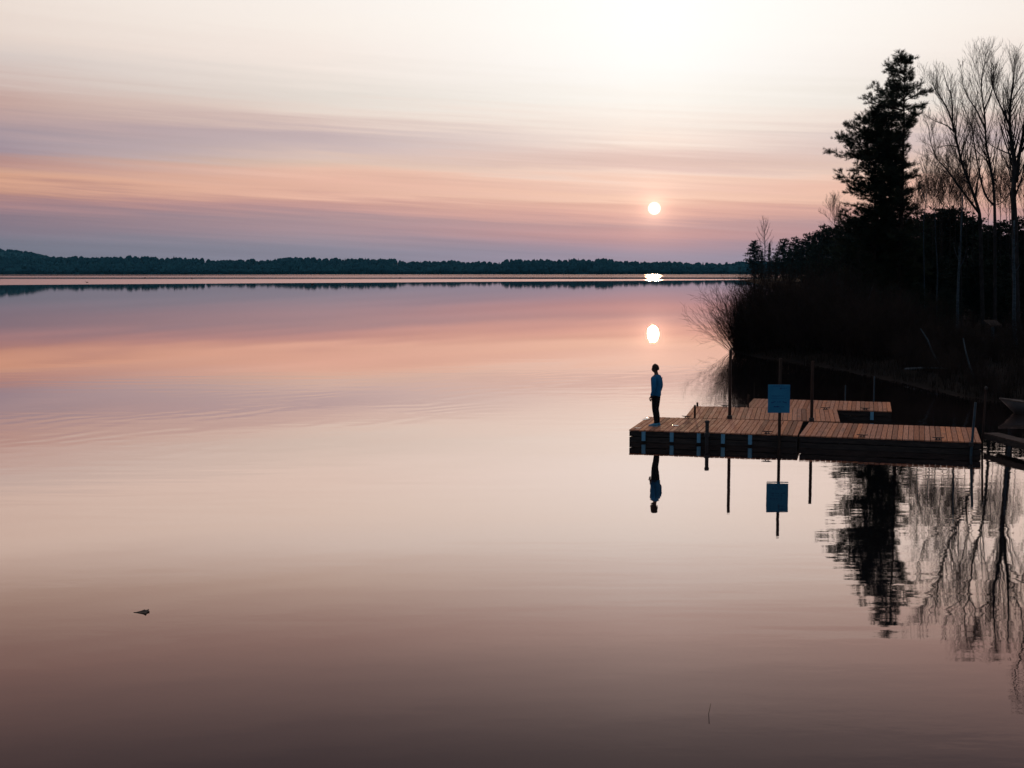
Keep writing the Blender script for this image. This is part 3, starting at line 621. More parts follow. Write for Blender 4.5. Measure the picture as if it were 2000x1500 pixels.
# conifers behind: three shapes, copied
def conifer_mesh(seed, kind):
    rnd = random.Random(seed); wood = MB(); cr = MB(); H = 10.0
    wood.tube([(0, 0, 0), (0.05, 0, H * .5), (0, 0.03, H * 0.98)], [0.16, 0.09, 0.01], 7)
    z = 1.0
    while z < H - 0.1:
        f = z / H
        Lm = (1.9 * (1 - f) + 0.15) if kind == 0 else (0.5 + 2.0 * math.sin(math.pi * min(1, max(0, (f - 0.12) / 0.9)) ** 0.8) * 0.95)
        for k in range(7):
            th = rnd.uniform(0, 2 * math.pi); L = Lm * rnd.uniform(0.55, 1.15)
            droop = rnd.uniform(-0.30, 0.05) if kind == 0 else rnd.uniform(-0.1, 0.35)
            d = Vector((math.cos(th), math.sin(th), droop)); side = Vector((-math.sin(th), math.cos(th), 0))
            p = Vector((0, 0, z))
            wood.tube([p, p + d * L * 0.9], [0.02, 0.005], 3, cap=False)
            n = max(3, int(L * 6))
            for i in range(n):
                g = (i + 1) / n; c_ = p + d * L * g * rnd.uniform(0.85, 1.05) + Vector((0, 0, rnd.uniform(-.08, .12)))
                for s_ in (-1, 1, 0, 0.5, -0.5):
                    e = c_ + side * s_ * rnd.uniform(.10, .32) * (1.15 - 0.6 * g) + d * rnd.uniform(-.05, .22) + Vector((0, 0, rnd.uniform(-.16, .26)))
                    w = Vector((rnd.uniform(-1, 1), rnd.uniform(-1, 1), rnd.uniform(-1, 1))) * 0.09
                    cr.add([c_ - w, c_ + w, e], [(0, 1, 2)])
        z += rnd.uniform(0.16, 0.30)
    return wood.mesh('trunk', M['bark_dark']), cr.mesh('crown', M['needle_far'])
CON = [conifer_mesh(51, 0), conifer_mesh(52, 1), conifer_mesh(53, 1), conifer_mesh(54, 0)]
def conifer(u, vtop, D, var, label, group=None, wid=1.0, rz=None):
    top = at_d(u, vtop - 7, D); base = Vector((top.x, D, ground_z(top.x, D) - 0.15)); s = (top.z - base.z) / 10.0
    root = thing('conifer_tree', label, 'tree', base, random.uniform(0, 6.28) if rz is None else rz, group)
    root.scale = (s * wid, s * wid, s)
    link('trunk', CON[var][0], root); link('crown', CON[var][1], root)
PT = 'conifers along the receding shore'
conifer(1474, 477, 610, 1, 'round-topped conifer at the very tip of the distant point', wid=1.25)
conifer(1503, 481, 560, 0, 'pointed conifer beside the slender birch on the distant point', wid=0.8)
LB = 'dark conifer in the row that climbs along the shore behind the shrubs'
for (u, v, D, var) in [(1488, 497, 590, 3), (1516, 500, 520, 2), (1531, 473, 480, 1), (1543, 488, 470, 3), (1554, 470, 440, 2), (1567, 480, 400, 1), (1579, 463, 360, 2), (1590, 466, 330, 0), (1601, 458, 300, 1), (1612, 447, 270, 2), (1625, 452, 240, 1), (1637, 446, 215, 0), (1650, 440, 190, 1)]:
    conifer(u, v, D, var, ('pointed ' if var in (0, 3) else 'round-topped ') + LB, PT + (', pointed' if var in (0, 3) else ', round-topped'), 1.15)
LB2 = 'dark conifer in the dense wood behind the tall pines'
for (u, v, D, var) in [(1664, 436, 165, 2), (1682, 430, 140, 1), (1702, 436, 125, 3), (1726, 428, 118, 2), (1752, 432, 112, 1), (1776, 436, 108, 0), (1798, 430, 104, 2), (1815, 424, 100, 1), (1838, 415, 98, 2), (1862, 413, 96, 1), (1884, 420, 97, 2), (1908, 436, 95, 1), (1932, 448, 92, 2), (1958, 440, 90, 1), (1984, 436, 94, 2), (2012, 430, 90, 1), (2040, 420, 92, 0)]:
    conifer(u, v, D, var, ('pointed ' if var in (0, 3) else 'round-topped ') + LB2, 'conifers in the dense wood' + (', pointed' if var in (0, 3) else ', round-topped'), 1.35)
LB3 = 'young conifer in the understorey between the shrubs and the pines'
for (u, v, D, var) in [(1600, 520, 110, 1), (1632, 512, 100, 2), (1668, 500, 95, 1), (1700, 505, 88, 2), (1735, 510, 86, 1), (1765, 505, 86, 2), (1800, 500, 84, 0), (1830, 510, 82, 1), (1862, 515, 84, 2), (1905, 520, 82, 1), (1940, 512, 84, 2), (1965, 505, 80, 0), (2005, 510, 78, 1), (1650, 545, 84, 2), (1690, 560, 78, 1), (1745, 565, 76, 2), (1790, 560, 76, 1), (1850, 570, 76, 1)]:
    conifer(u, v, D, var, LB3, 'young conifers in the understorey', 1.5)

# leafless shrubs along the bank ------------------------------------
def shrub_mesh(seed, lean=0.0, H=3.6, stems=60):
    rnd = random.Random(seed); w = MB()
    for k in range(stems):
        th = rnd.uniform(0, 2 * math.pi); r = 0.9 * math.sqrt(rnd.random())
        p = Vector((r * math.cos(th), r * math.sin(th) * 0.8, -0.3))
        d = Vector((math.cos(th) * 0.45 * rnd.random() - lean * rnd.uniform(0.1, 1.1), math.sin(th) * 0.4 * rnd.random(), 1)).normalized()
        L = H * rnd.uniform(0.55, 1.12)
        grow(w, w, rnd, p, d, L, rnd.uniform(0.010, 0.024), 0, 2, 0.08, 0.24, 5, (18, 52), 0.95)
    return w.mesh('stem', M['twig'])
SHR = [shrub_mesh(61, 0, 3.6, 80), shrub_mesh(62, 0, 3.6, 80), shrub_mesh(63, 0.55, 3.5, 62), shrub_mesh(64, 0.2, 3.2, 66)]
def shrub(u, D, h, var, label, group=None, dx=0.0, name='leafless_shrub'):
    p = at_d(u, 600, D); x = p.x + dx
    root = thing(name, label, 'shrub', (x, D, max(ground_z(x, D), 0.0)), 0 if var == 2 else random.uniform(0, 6.28), group)
    s = h / 3.6; root.scale = (s, s, s)
    link('stem', SHR[var], root)
shrub(1466, 76.4, 4.0, 2, 'outermost leafless shrub, its stems arching over the water at the corner of the bank')
shrub(1472, 77.6, 4.1, 0, 'tall dense leafless shrub right behind the outermost arching shrub')
shrub(1461, 77.2, 3.4, 3, 'loose leafless shrub rooted at the very corner of the bank')
shrub(1452, 76.6, 2.7, 2, 'low leafless shrub dipping its twigs into the water at the bank corner')
LS = 'leafless brown shrub crowding the water edge below the pines'
for (u, D, h, var) in [(1470, 78, 4.0, 0), (1484, 75.5, 3.8, 1), (1502, 77, 3.9, 3), (1518, 74.5, 3.6, 0), (1535, 76, 3.9, 1), (1552, 73, 3.5, 3), (1570, 75, 3.9, 0), (1588, 72, 3.5, 1), (1606, 71, 3.6, 2), (1622, 73, 4.0, 0),
                       (1640, 69, 3.4, 3), (1660, 71, 3.8, 1), (1682, 67, 3.2, 0), (1704, 69, 3.6, 3), (1726, 65, 3.0, 1), (1750, 66, 3.2, 0), (1776, 64, 2.6, 3), (1802, 66, 2.6, 1), (1832, 63, 2.2, 0), (1500, 82, 4.0, 1), (1545, 82, 4.1, 0), (1590, 80, 4.1, 3)]:
    shrub(u, D, h, var, LS, 'leafless shrubs along the bank')
LT = 'low leafless bush on the bank near the small open boat'
for (u, D, h, var) in [(1862, 60, 1.8, 1), (1890, 62, 2.0, 0), (1925, 60, 1.7, 3), (1960, 58, 1.6, 1), (1990, 60, 2.2, 0), (1915, 55, 1.2, 3), (1880, 55, 1.1, 1), (1850, 54, 1.0, 0), (1822, 57, 1.4, 3), (1795, 59, 1.6, 1), (1770, 60, 1.5, 0), (1905, 51, 0.9, 1), (1935, 49.5, 1.0, 0), (1960, 48, 1.1, 3), (1990, 50, 1.3, 1)]:
    shrub(u, D, h, var, LT, 'low bushes near the boat')

# dry grass on the bank
gr = MB(); R2 = random.Random(9)
for i in range(16000):
    y = R2.uniform(38, 105) if i < 14000 else R2.uniform(105, 420)
    o_ = R2.random() ** 1.6 * (9 if y < 105 else 22) + 0.05; x = shore_x(y) + o_
    h = R2.uniform(0.2, 0.6) * (1 if y < 105 else 2.0); a = R2.uniform(0, 6.28); w = 0.012 * (1 if y < 105 else 6)
    z = ground_z(x, y) - 0.05; lx, ly = R2.gauss(0, .18) * h, R2.gauss(0, .18) * h
    gr.add([(x - w * math.cos(a), y - w * math.sin(a), z), (x + w * math.cos(a), y + w * math.sin(a), z), (x + lx, y + ly, z + h)], [(0, 1, 2)])
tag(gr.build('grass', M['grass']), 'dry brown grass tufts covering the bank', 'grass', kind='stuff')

# ------------------------------------------------------------------ floating docks
def project(p):
    y, z = p[1], p[2] - CAMH
    fw = y * math.cos(PITCH) - z * math.sin(PITCH); upc = y * math.sin(PITCH) + z * math.cos(PITCH)
    return 1000 + FPX * p[0] / fw, 750 - FPX * upc / fw
DECK = 0.36
PW, GAP = 0.128, 0.013
def plank_mesh(L, seed):
    rnd = random.Random(seed); b_ = MB(); b_.box((0, L / 2, -0.018), (PW, L, 0.036)); me = b_.mesh('plank', M['deck'])
    return bevel(me, 0.005, 1)
def cleat_mesh():
    b_ = MB(); b_.box((0, 0, 0.008), (0.16, 0.06, 0.016)); b_.tube([(-0.04, 0, 0.012), (-0.035, 0, 0.05)], [0.016, 0.013], 6); b_.tube([(0.04, 0, 0.012), (0.035, 0, 0.05)], [0.016, 0.013], 6)
    b_.tube([(-0.15, 0, 0.068), (-0.08, 0, 0.058), (0, 0, 0.055), (0.08, 0, 0.058), (0.15, 0, 0.068)], [0.008, 0.014, 0.017, 0.014, 0.008], 6)
    return b_.mesh('cleat', M['iron'], True)
CLEAT = cleat_mesh()
def bumper_mesh():
    b_ = MB(); n = 8; prof = []
    pts = [(-0.055, 0), (-0.055, -0.03), (-0.038, -0.052), (0, -0.06), (0.038, -0.052), (0.055, -0.03), (0.055, 0)]
    vs_ = [(x, y, z) for z in (0.055, 0.315) for x, y in pts]; m_ = len(pts)
    b_.add(vs_, [(j, j + 1, m_ + j + 1, m_ + j) for j in range(m_ - 1)] + [(m_ - 1, 0, m_, 2 * m_ - 1), tuple(reversed(range(m_))), tuple(range(m_, 2 * m_))])
    return b_.mesh('bumper', M['bumper'])
BUMP = bumper_mesh()
def dock(label, o, ang, L, W, seed, cleats=(), bumpers=(), z=DECK):
    rnd = random.Random(seed)
    root = thing('floating_dock', label, 'dock', (o[0], o[1], 0), ang, 'floating dock sections')
    n = int(round(L / (PW + GAP))); step = L / n
    me = plank_mesh(W, seed)
    for i in range(n):
        p = link('plank', me, root, ((i + 0.5) * step, rnd.uniform(-.006, .006), z + rnd.uniform(-.003, .003)))
        p.rotation_euler = (0, rnd.uniform(-.012, .012), rnd.uniform(-.0012, .0012))
    t_ = 0.045; zt = z - 0.045
    for (y0, nm) in ((0.02, 'front'), (W - 0.02 - t_, 'back')):
        for (za, zb, dy_) in ((zt - 0.145, zt, 0.0), (zt - 0.315, zt - 0.165, 0.004)):
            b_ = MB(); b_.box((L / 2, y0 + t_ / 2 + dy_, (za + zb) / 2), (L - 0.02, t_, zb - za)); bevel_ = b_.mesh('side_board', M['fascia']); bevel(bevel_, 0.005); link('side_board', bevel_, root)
    for x0 in (0.03, L - 0.03 - t_):
        for (za, zb, dy_) in ((zt - 0.14, zt - 0.004, 0.0), (zt - 0.31, zt - 0.168, 0.003)):
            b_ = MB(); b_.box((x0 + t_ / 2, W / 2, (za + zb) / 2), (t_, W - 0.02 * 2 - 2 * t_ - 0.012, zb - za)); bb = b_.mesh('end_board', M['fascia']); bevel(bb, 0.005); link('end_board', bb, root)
    for k in range(4):
        b_ = MB(); b_.box((L * (k + 0.5) / 4, W / 2, (zt - 0.01 - 0.40) / 2 + 0.0), (L / 4 - 0.30, W - 0.45, zt - 0.012 + 0.40)); ff2 = b_.mesh('float', M['float']); bevel(ff2, 0.03, 2); link('float', ff2, root)
    for k in range(3):
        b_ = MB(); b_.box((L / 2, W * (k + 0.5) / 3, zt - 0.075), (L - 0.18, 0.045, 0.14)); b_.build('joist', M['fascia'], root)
    for (s_, y_, r_) in cleats:
        link('cleat', CLEAT, root, (s_, y_, z + 0.002), r_)
    for s_ in bumpers:
        link('bumper', BUMP, root, (s_, 0.019, 0))
    return root
def s_for_px(o, ang, u, z=0.2, y=0.0):
    lo, hi = -1.0, 12.0
    for _ in range(50):
        mid = (lo + hi) / 2
        p = (o[0] + mid * math.cos(ang) - y * math.sin(ang), o[1] + mid * math.sin(ang) + y * math.cos(ang), z)
        if project(p)[0] < u: lo = mid
        else: hi = mid
    return lo
def dloc(o, ang, x, y, z=0.0):
    return Vector((o[0] + x * math.cos(ang) - y * math.sin(ang), o[1] + x * math.sin(ang) + y * math.cos(ang), z))
A_O, A_A, A_L, A_W = (3.33, 36.21), R(-15.3), 4.70, 3.36
B_O = dloc(A_O, A_A, A_L + 0.04, -0.01); B_A, B_L, B_W = R(-17.6), 4.72, 3.30
C_O, C_A, C_L, C_W = dloc(A_O, A_A, 1.12, A_W + 0.06), R(-12.6), 4.66, 3.45
D_O, D_A, D_L, D_W = dloc(C_O, C_A, 1.72, C_W + 0.10), R(-15.5), 4.66, 2.95
fx = lambda o, a, u, y=0.0, z=0.36: s_for_px(o, a, u, z, y)
dock('wooden dock section with white bumpers, the man standing at its end', A_O, A_A, A_L, A_W, 71,
     cleats=[(fx(A_O, A_A, 1498), 0.10, 0), (fx(A_O, A_A, 1341, A_W - .1), A_W - 0.10, 0)], bumpers=[fx(A_O, A_A, u, 0, .2) for u in (1257, 1312, 1365, 1412, 1465)])
dock('wooden dock section that leads to the gangway, joined end to end with another', B_O, B_A, B_L, B_W, 72,
     cleats=[(fx(B_O, B_A, 1684), 0.10, 0), (fx(B_O, B_A, 1832), 0.10, 0)])
dock('short wooden dock section moored lengthwise between the two other rows', C_O, C_A, C_L, C_W, 73,
     cleats=[(fx(C_O, C_A, 1416, C_W - .1), C_W - 0.10, 0), (fx(C_O, C_A, 1440, C_W - .1), C_W - 0.10, 0), (fx(C_O, C_A, 1612, C_W - .15), C_W - 0.15, 0)])
dock('outer wooden dock section with one bumper, farthest out from the gangway', D_O, D_A, D_L, D_W, 74,
     cleats=[(fx(D_O, D_A, 1690), 0.10, 0)], bumpers=[fx(D_O, D_A, 1703, 0, .2)])

# mooring poles -----------------------------------------------------
def pole(name, label, p, ztop, r, material, collar=None, capped=False, lean=(0, 0), group=None):
    root = thing(name, label, 'pole', (p[0], p[1], 0), 0, group)
    b_ = MB(); zs = [-1.2, 0.0, ztop * 0.5, ztop]
    b_.tube([(lean[0] * z / ztop, lean[1] * z / ztop, z) for z in zs], [r, r, r * 0.97, r * 0.94], 10)
    b_.build('shaft', M[material], root, smooth=False)
    if collar:
        c_ = MB(); c_.lathe([(r + 0.004, collar - 0.06), (r + 0.03, collar - 0.05), (r + 0.03, collar + 0.05), (r + 0.004, collar + 0.06)], 10); c_.build('collar', M['iron'], root)
    if capped:
        c_ = MB(); c_.lathe([(r + 0.012, ztop - 0.05), (r + 0.014, ztop + 0.01), (r * 0.5, ztop + 0.035)], 10, (lean[0], lean[1], 0)); c_.build('cap', M['iron'], root)
    return root
def ztop_for(p, v):
    lo, hi = 0.0, 6.0
    for _ in range(50):
        m_ = (lo + hi) / 2
        if project((p[0], p[1], m_))[1] > v: lo = m_
        else: hi = m_
    return lo
def pole_on(o, a, u, y):
    return dloc(o, a, s_for_px(o, a, u, 0.36, y), y)
p = pole_on(A_O, A_A, 1425, A_W + 0.035); pole('mooring_pole', 'tall dark mooring pole, the one closer to the standing man', p, ztop_for(p, 683), 0.050, 'post', 0.42)
p = pole_on(B_O, B_A, 1585, B_W + 0.10); pole('mooring_pole', 'tall dark mooring pole rising beside the blue-tinted sign', p, ztop_for(p, 705), 0.048, 'post', 0.42)
p = pole_on(A_O, A_A, 1381, -0.09); pole('mooring_pole', 'short thick capped mooring pole on the dock side with the bumpers', p, ztop_for(p, 823), 0.055, 'iron', 0.30, True)
p = pole_on(A_O, A_A, 1357, A_W + 0.03); pole('mooring_pole', 'short dark post rising where two dock sections meet near the man', p, ztop_for(p, 791), 0.032, 'post')
p = pole_on(C_O, C_A, 1362, C_W + 0.05); pole('mooring_pole', 'stubby post peeping over the edge of the short lengthwise section', p, ztop_for(p, 786), 0.035, 'post')
p = pole_on(C_O, C_A, 1461, C_W + 0.05); pole('mooring_pole', 'small post at the corner of the outer dock section', p, ztop_for(p, 771), 0.035, 'post')
p = pole_on(B_O, B_A, 1919, B_W * 0.62); pole('mooring_pole', 'thin brown pole at the foot of the gangway, catching the sun', p, ztop_for(p, 757), 0.030, 'post', None, True, (0.06, 0.0))
p = pole_on(B_O, B_A, 1897, -0.07); pole('mooring_pole', 'slim blue-grey metal pole on the dock end by the gangway', p, ztop_for(p, 786), 0.034, 'steel', 0.30, False, (0.08, 0.0))
p = at_d(1707, 770, 46.8); pole('mooring_pole', 'faint thin pole standing in the water behind the outer dock section', p, ztop_for(p, 735), 0.025, 'steel')
p = at_d(1651, 770, 47.5); pole('mooring_pole', 'short thin stake in the water beside the outer dock section', p, ztop_for(p, 752), 0.022, 'steel')
p = at_d(1473, 770, 47.4); pole('mooring_pole', 'very thin stake in the water close to the corner post of the outer section', p, ztop_for(p, 748), 0.016, 'post')

# sign ---------------------------------------------------------------
sp_ = dloc(A_O, A_A, s_for_px(A_O, A_A, 1522, 0.36, -0.05), -0.05)
sg = thing('dock_sign', 'blue-tinted notice board on a dark post at the dock edge', 'sign', (sp_.x, sp_.y, 0), R(-3))
zpost = ztop_for(sp_, 700); zb = ztop_for(sp_, 806); zt_ = ztop_for(sp_, 751)
b_ = MB(); b_.box((0, 0.0, (zpost - 1.0) / 2), (0.075, 0.075, zpost + 1.0)); me = b_.mesh('post', M['post']); bevel(me, 0.008); link('post', me, sg)
bw = 0.60
b_ = MB(); b_.box((-0.035, -0.052, (zb + zt_) / 2), (bw, 0.024, zt_ - zb)); me = b_.mesh('board', M['sign']); bevel(me, 0.01, 2); bd_ = link('board', me, sg)
pr_ = MB(); bh = zt_ - zb; R4 = random.Random(5)
def mark(cx, cz, w, h, tilt=0.0):      # a printed word: flat ink on the board face
    co, si = math.cos(tilt), math.sin(tilt)
    q_ = [(-w / 2, -h / 2), (w / 2, -h / 2), (w / 2, h / 2), (-w / 2, h / 2)]
    pr_.add([(-0.035 + cx + a * co - c_ * si, -0.0655, zb + cz + a * si + c_ * co) for a, c_ in q_], [(0, 1, 2, 3)])
def words(y, x0, x1, h, wmin, wmax):
    x = x0
    while x < x1:
        w = min(R4.uniform(wmin, wmax), x1 - x)
        if w > 0.01: mark(x + w / 2, y, w, h)
        x += w + 0.016
words(bh * 0.955, -0.16, 0.14, 0.018, 0.03, 0.06)
words(bh * 0.88, 0.02, 0.20, 0.020, 0.05, 0.08)
words(bh * 0.60, -0.20, 0.14, 0.014, 0.03, 0.07); words(bh * 0.52, -0.20, 0.20, 0.010, 0.02, 0.06)
for i in range(4):
    mark(-0.20 + 0.03 * i, bh * (0.36 + 0.012 * i), 0.03, 0.022, 0.4); mark(0.20 - 0.03 * i, bh * (0.36 + 0.012 * i), 0.03, 0.022, -0.4)
words(bh * 0.39, -0.05, 0.06, 0.020, 0.03, 0.06)
words(bh * 0.225, -0.14, 0.03, 0.034, 0.05, 0.08); words(bh * 0.215, 0.05, 0.16, 0.018, 0.03, 0.05)
pr_.build('lettering', M['print'], bd_)
b_ = MB()
for z in (zb + 0.12, zt_ - 0.12):
    b_.lathe([(0.0, -0.001), (0.012, 0.0), (0.008, 0.006)], 8)
for (z) in (zb + 0.12, zt_ - 0.12):
    q_ = MB(); q_.tube([(0, -0.063, z), (0, -0.072, z)], [0.013, 0.010], 8); q_.build('bolt', M['iron'], bd_)

# puddles left on the boards ------------------------------------------
def puddle(label, u, v, rx, ry, seed):
    c_ = on_z(u, v, DECK); rnd = random.Random(seed); b_ = MB(); n = 22; ring = []
    for (k, zz) in ((1.0, 0.0045), (0.93, 0.0065), (0.5, 0.007)):
        for j in range(n):
            th = 2 * math.pi * j / n; rr = (1 + 0.22 * math.sin(2 * th + seed) + 0.12 * math.sin(5 * th + 2 * seed)) * k
            b_.v.append((rx * rr * math.cos(th), ry * rr * math.sin(th), zz))
    for i in range(2):
        for j in range(n): b_.f.append((i * n + j, i * n + (j + 1) % n, (i + 1) * n + (j + 1) % n, (i + 1) * n + j))
    b_.f.append(tuple(2 * n + j for j in range(n)))
    o_ = b_.build('puddle', M['puddle'], smooth=True); o_.location = (c_.x, c_.y, DECK); o_.rotation_euler = (0, 0, A_A)
    tag(o_, label, 'puddle')
puddle('pale oval puddle shining at the corner of the dock beyond the man', 1262, 818, 0.075, 0.36, 1)
puddle('narrow puddle streak on the dock edge before the man', 1245, 836, 0.10, 0.08, 2)
puddle('small pale puddle on the boards behind the man', 1319, 831, 0.10, 0.13, 3)

# gangway ---------------------------------------------------------------
ga = dloc(B_O, B_A, B_L + 0.34, 2.05); gb = Vector((ga.x + 1.55, 23.6, 0))
gd = Vector((gb.x - ga.x, gb.y - ga.y, 0)); gl_ = gd.length; gang = math.atan2(gd.y, gd.x)
gw = thing('gangway', 'narrow plank gangway running from the dock to the bank', 'gangway', (ga.x, ga.y, 0), gang)
for s_ in (-0.42, 0.42):
    b_ = MB(); b_.box((gl_ / 2, s_ * 0.45, 0.27), (gl_, 0.05, 0.14)); me = b_.mesh('stringer', M['fascia']); bevel(me, 0.005); link('stringer', me, gw)
me = None
b_ = MB(); b_.box((0, 0, 0), (0.128, 0.44, 0.034)); me = bevel(b_.mesh('plank', M['old_wood']), 0.005)
k = 0.07
while k < gl_:
    p_ = link('plank', me, gw, (k, random.uniform(-.008, .008), 0.36 + random.uniform(-.002, .002))); k += 0.141

# beached boat -------------------------------------------------------------
bx_ = Vector((18.15, 43.6, 0)); bo = thing('rowing_boat', 'small open boat lying at the bank with its bow towards the docks', 'boat', (bx_.x, bx_.y, -0.42), R(-6))
def hull(scale, inset):
    b_ = MB(); st = []
    for i in range(10):
        f = i / 9.0; x = -1.4 + 4.2 * f
        hw = (0.70 * math.sin(min(1, f / 0.55) * math.pi / 2) ** 0.7) * scale + 0.02; sheer = 0.62 + 0.30 * (1 - f) ** 2; keel = 0.05 + 0.34 * max(0, 1 - f / 0.28) ** 2
        rk = 0.55 * max(0.0, 1 - f / 0.4) ** 2
        st.append([(x, -hw, sheer), (x + rk * 0.55, -hw * 0.82, keel + 0.22), (x + rk, 0, keel), (x + rk * 0.55, hw * 0.82, keel + 0.22), (x, hw, sheer)])
    for s_ in st: b_.v.extend(s_)
    for i in range(9):
        for j in range(4): b_.f.append((i * 5 + j, (i + 1) * 5 + j, (i + 1) * 5 + j + 1, i * 5 + j + 1))
    b_.f.append((45, 46, 47, 48, 49))
    return b_, st
b_, st = hull(1.0, 0.0); h_ = b_.build('hull', M['boat'], bo, smooth=True)
sm = h_.modifiers.new('thick', 'SOLIDIFY'); sm.thickness = 0.02
b_ = MB(); b_.tube([s_[0] for s_ in reversed(st)] + [s_[4] for s_ in st], [0.03] * 20, 6); b_.build('gunwale', M['boat_wood'], bo)
for x in (0.6, 1.7):
    b_ = MB(); b_.box((x, 0, 0.52), (0.28, 1.30, 0.035)); b_.build('thwart', M['boat_wood'], bo)
b_ = MB(); b_.add([(-1.36, 0, 0.91), (-0.6, -0.50, 0.83), (-0.6, 0.50, 0.83), (-1.36, 0, 0.88), (-0.6, -0.50, 0.80), (-0.6, 0.50, 0.80)], [(0, 1, 2), (5, 4, 3), (0, 3, 4, 1), (1, 4, 5, 2), (2, 5, 3, 0)]); b_.build('foredeck', M['boat_wood'], bo)

# bench, lectern, logs on the bank -------------------------------------------
p = at_d(1892, 640, 66); gz_ = ground_z(p.x, 66)
be = thing('park_bench', 'dark bench facing the lake on the bank, among birch trunks', 'bench', (p.x, 66, gz_), R(12))
for k in range(4):
    b_ = MB(); b_.box((0, -0.17 + 0.115 * k, 0.45), (1.25, 0.095, 0.035)); link('seat_slat', bevel(b_.mesh('seat_slat', M['post']), 0.005), be)
for k in range(3):
    b_ = MB(); b_.box((0, 0.25 + 0.03 * k, 0.60 + 0.125 * k), (1.25, 0.03, 0.10)); link('back_slat', bevel(b_.mesh('back_slat', M['post']), 0.005), be)
for s_ in (-0.5, 0.5):
    for (y_, h_) in ((-0.16, 0.43), (0.22, 0.90)):
        b_ = MB(); b_.tube([(s_, y_, -0.05), (s_, y_ + (0.08 if y_ > 0 else 0), h_)], [0.028, 0.024], 6); b_.build('leg', M['iron'], be)
    b_ = MB(); b_.box((s_, 0.02, 0.66), (0.06, 0.44, 0.035)); link('armrest', bevel(b_.mesh('armrest', M['boat']), 0.006), be)
p = at_d(1938, 670, 66.5); gz_ = ground_z(p.x, 66.5)
le = thing('information_lectern', 'slanted information panel on a single post beside the pale birch trunk', 'sign', (p.x, 66.5, gz_), R(20))
b_ = MB(); b_.box((0, 0, 0.5), (0.16, 0.12, 1.15)); link('post', bevel(b_.mesh('post', M['steel']), 0.01), le)
b_ = MB(); b_.add([(x, y, 1.12 + 0.55 * (y + 0.25) + z) for z in (0, 0.04) for (x, y) in ((-0.4, -0.25), (0.4, -0.25), (0.4, 0.25), (-0.4, 0.25))], [(3, 2, 1, 0), (4, 5, 6, 7), (0, 1, 5, 4), (1, 2, 6, 5), (2, 3, 7, 6), (3, 0, 4, 7)]); b_.build('panel', M['post'], le)
def stick(name, label, pts, r, material, cat):
    P_ = [Vector(q) for q in pts]; base = P_[0].copy()
    b_ = MB(); b_.tube([q - base for q in P_], [r * (1 - 0.5 * i / (len(P_) - 1)) for i in range(len(P_))], 7); o_ = b_.build(name, M[material], None, smooth=True); o_.location = base
    return tag(o_, label, cat)
def bank_pt(u, v, dz=0.0):            # the pixel's point on the bank
    D = 40.0
    for _ in range(400):
        q_ = at_d(u, v, D)
        if q_.x > shore_x(D) and q_.z <= ground_z(q_.x, D) + dz: return q_
        D += 0.1
    return at_d(u, v, 60)
a_, c_ = bank_pt(1768, 721, 0.1), bank_pt(1856, 720, 0.1)
stick('fallen_log', 'pale fallen log lying level along the dark bank', [a_, a_.lerp(c_, 0.5) + Vector((0, 0, 0.05)), c_], 0.06, 'log', 'log')
a_ = bank_pt(1836, 716, 0.1); stick('dead_branch', 'thin grey dead branch slanting up above the pale fallen log', [a_, at_d(1822, 690, a_.y), at_d(1812, 664, a_.y), at_d(1798, 642, a_.y)], 0.05, 'log', 'branch')
a_ = bank_pt(1904, 742, 0.1); stick('dead_branch', 'curved grey dead branch bending down to the water from below the bench', [a_, at_d(1894, 715, a_.y), at_d(1887, 690, a_.y), at_d(1881, 660, a_.y)], 0.045, 'log', 'branch')
a_ = bank_pt(1572, 676, 0.3); stick('driftwood', 'short pale driftwood caught at the foot of the shrubs', [a_, at_d(1582, 678, a_.y), at_d(1592, 683, a_.y)], 0.05, 'log', 'driftwood')

# floating leaf, twig, water birds ------------------------------------------
lp = on_z(279, 1196, 0)
out = [(-0.11, 0.0), (-0.04, 0.045), (0.01, 0.09), (0.03, 0.06), (0.07, 0.085), (0.07, 0.035), (0.095, 0.0), (0.065, -0.04), (0.06, -0.10), (0.02, -0.065), (-0.03, -0.04)]
b_ = MB(); n = len(out)
for (zz) in (-0.004, 0.005):
    for (x, y) in out: b_.v.append((x, y * 1.35, zz + 1.2 * max(0, x) ** 2 + 0.8 * y * y))
b_.v.append((0.0, 0, -0.006)); b_.v.append((0.0, 0, 0.004))
for j in range(n):
    b_.f.append((n + j, n + (j + 1) % n, 2 * n + 1)); b_.f.append(((j + 1) % n, j, 2 * n)); b_.f.append((j, (j + 1) % n, n + (j + 1) % n, n + j))
lf = thing('floating_leaf', 'curled dark leaf floating alone on the open water', 'leaf', lp, R(8))
b_.build('blade', M['leaf'], lf); b_ = MB(); b_.tube([(-0.10, 0, 0.004), (-0.13, 0.01, 0.003)], [0.004, 0.003], 5); b_.build('stalk', M['leaf'], lf)
a_ = on_z(1385, 1412, 0.004); b2 = on_z(1384, 1393, 0.004); c_ = on_z(1388, 1374, 0.006)
stick('floating_twig', 'thin faint twig floating on the dark water', [a_, b2, c_], 0.004, 'leaf', 'twig')
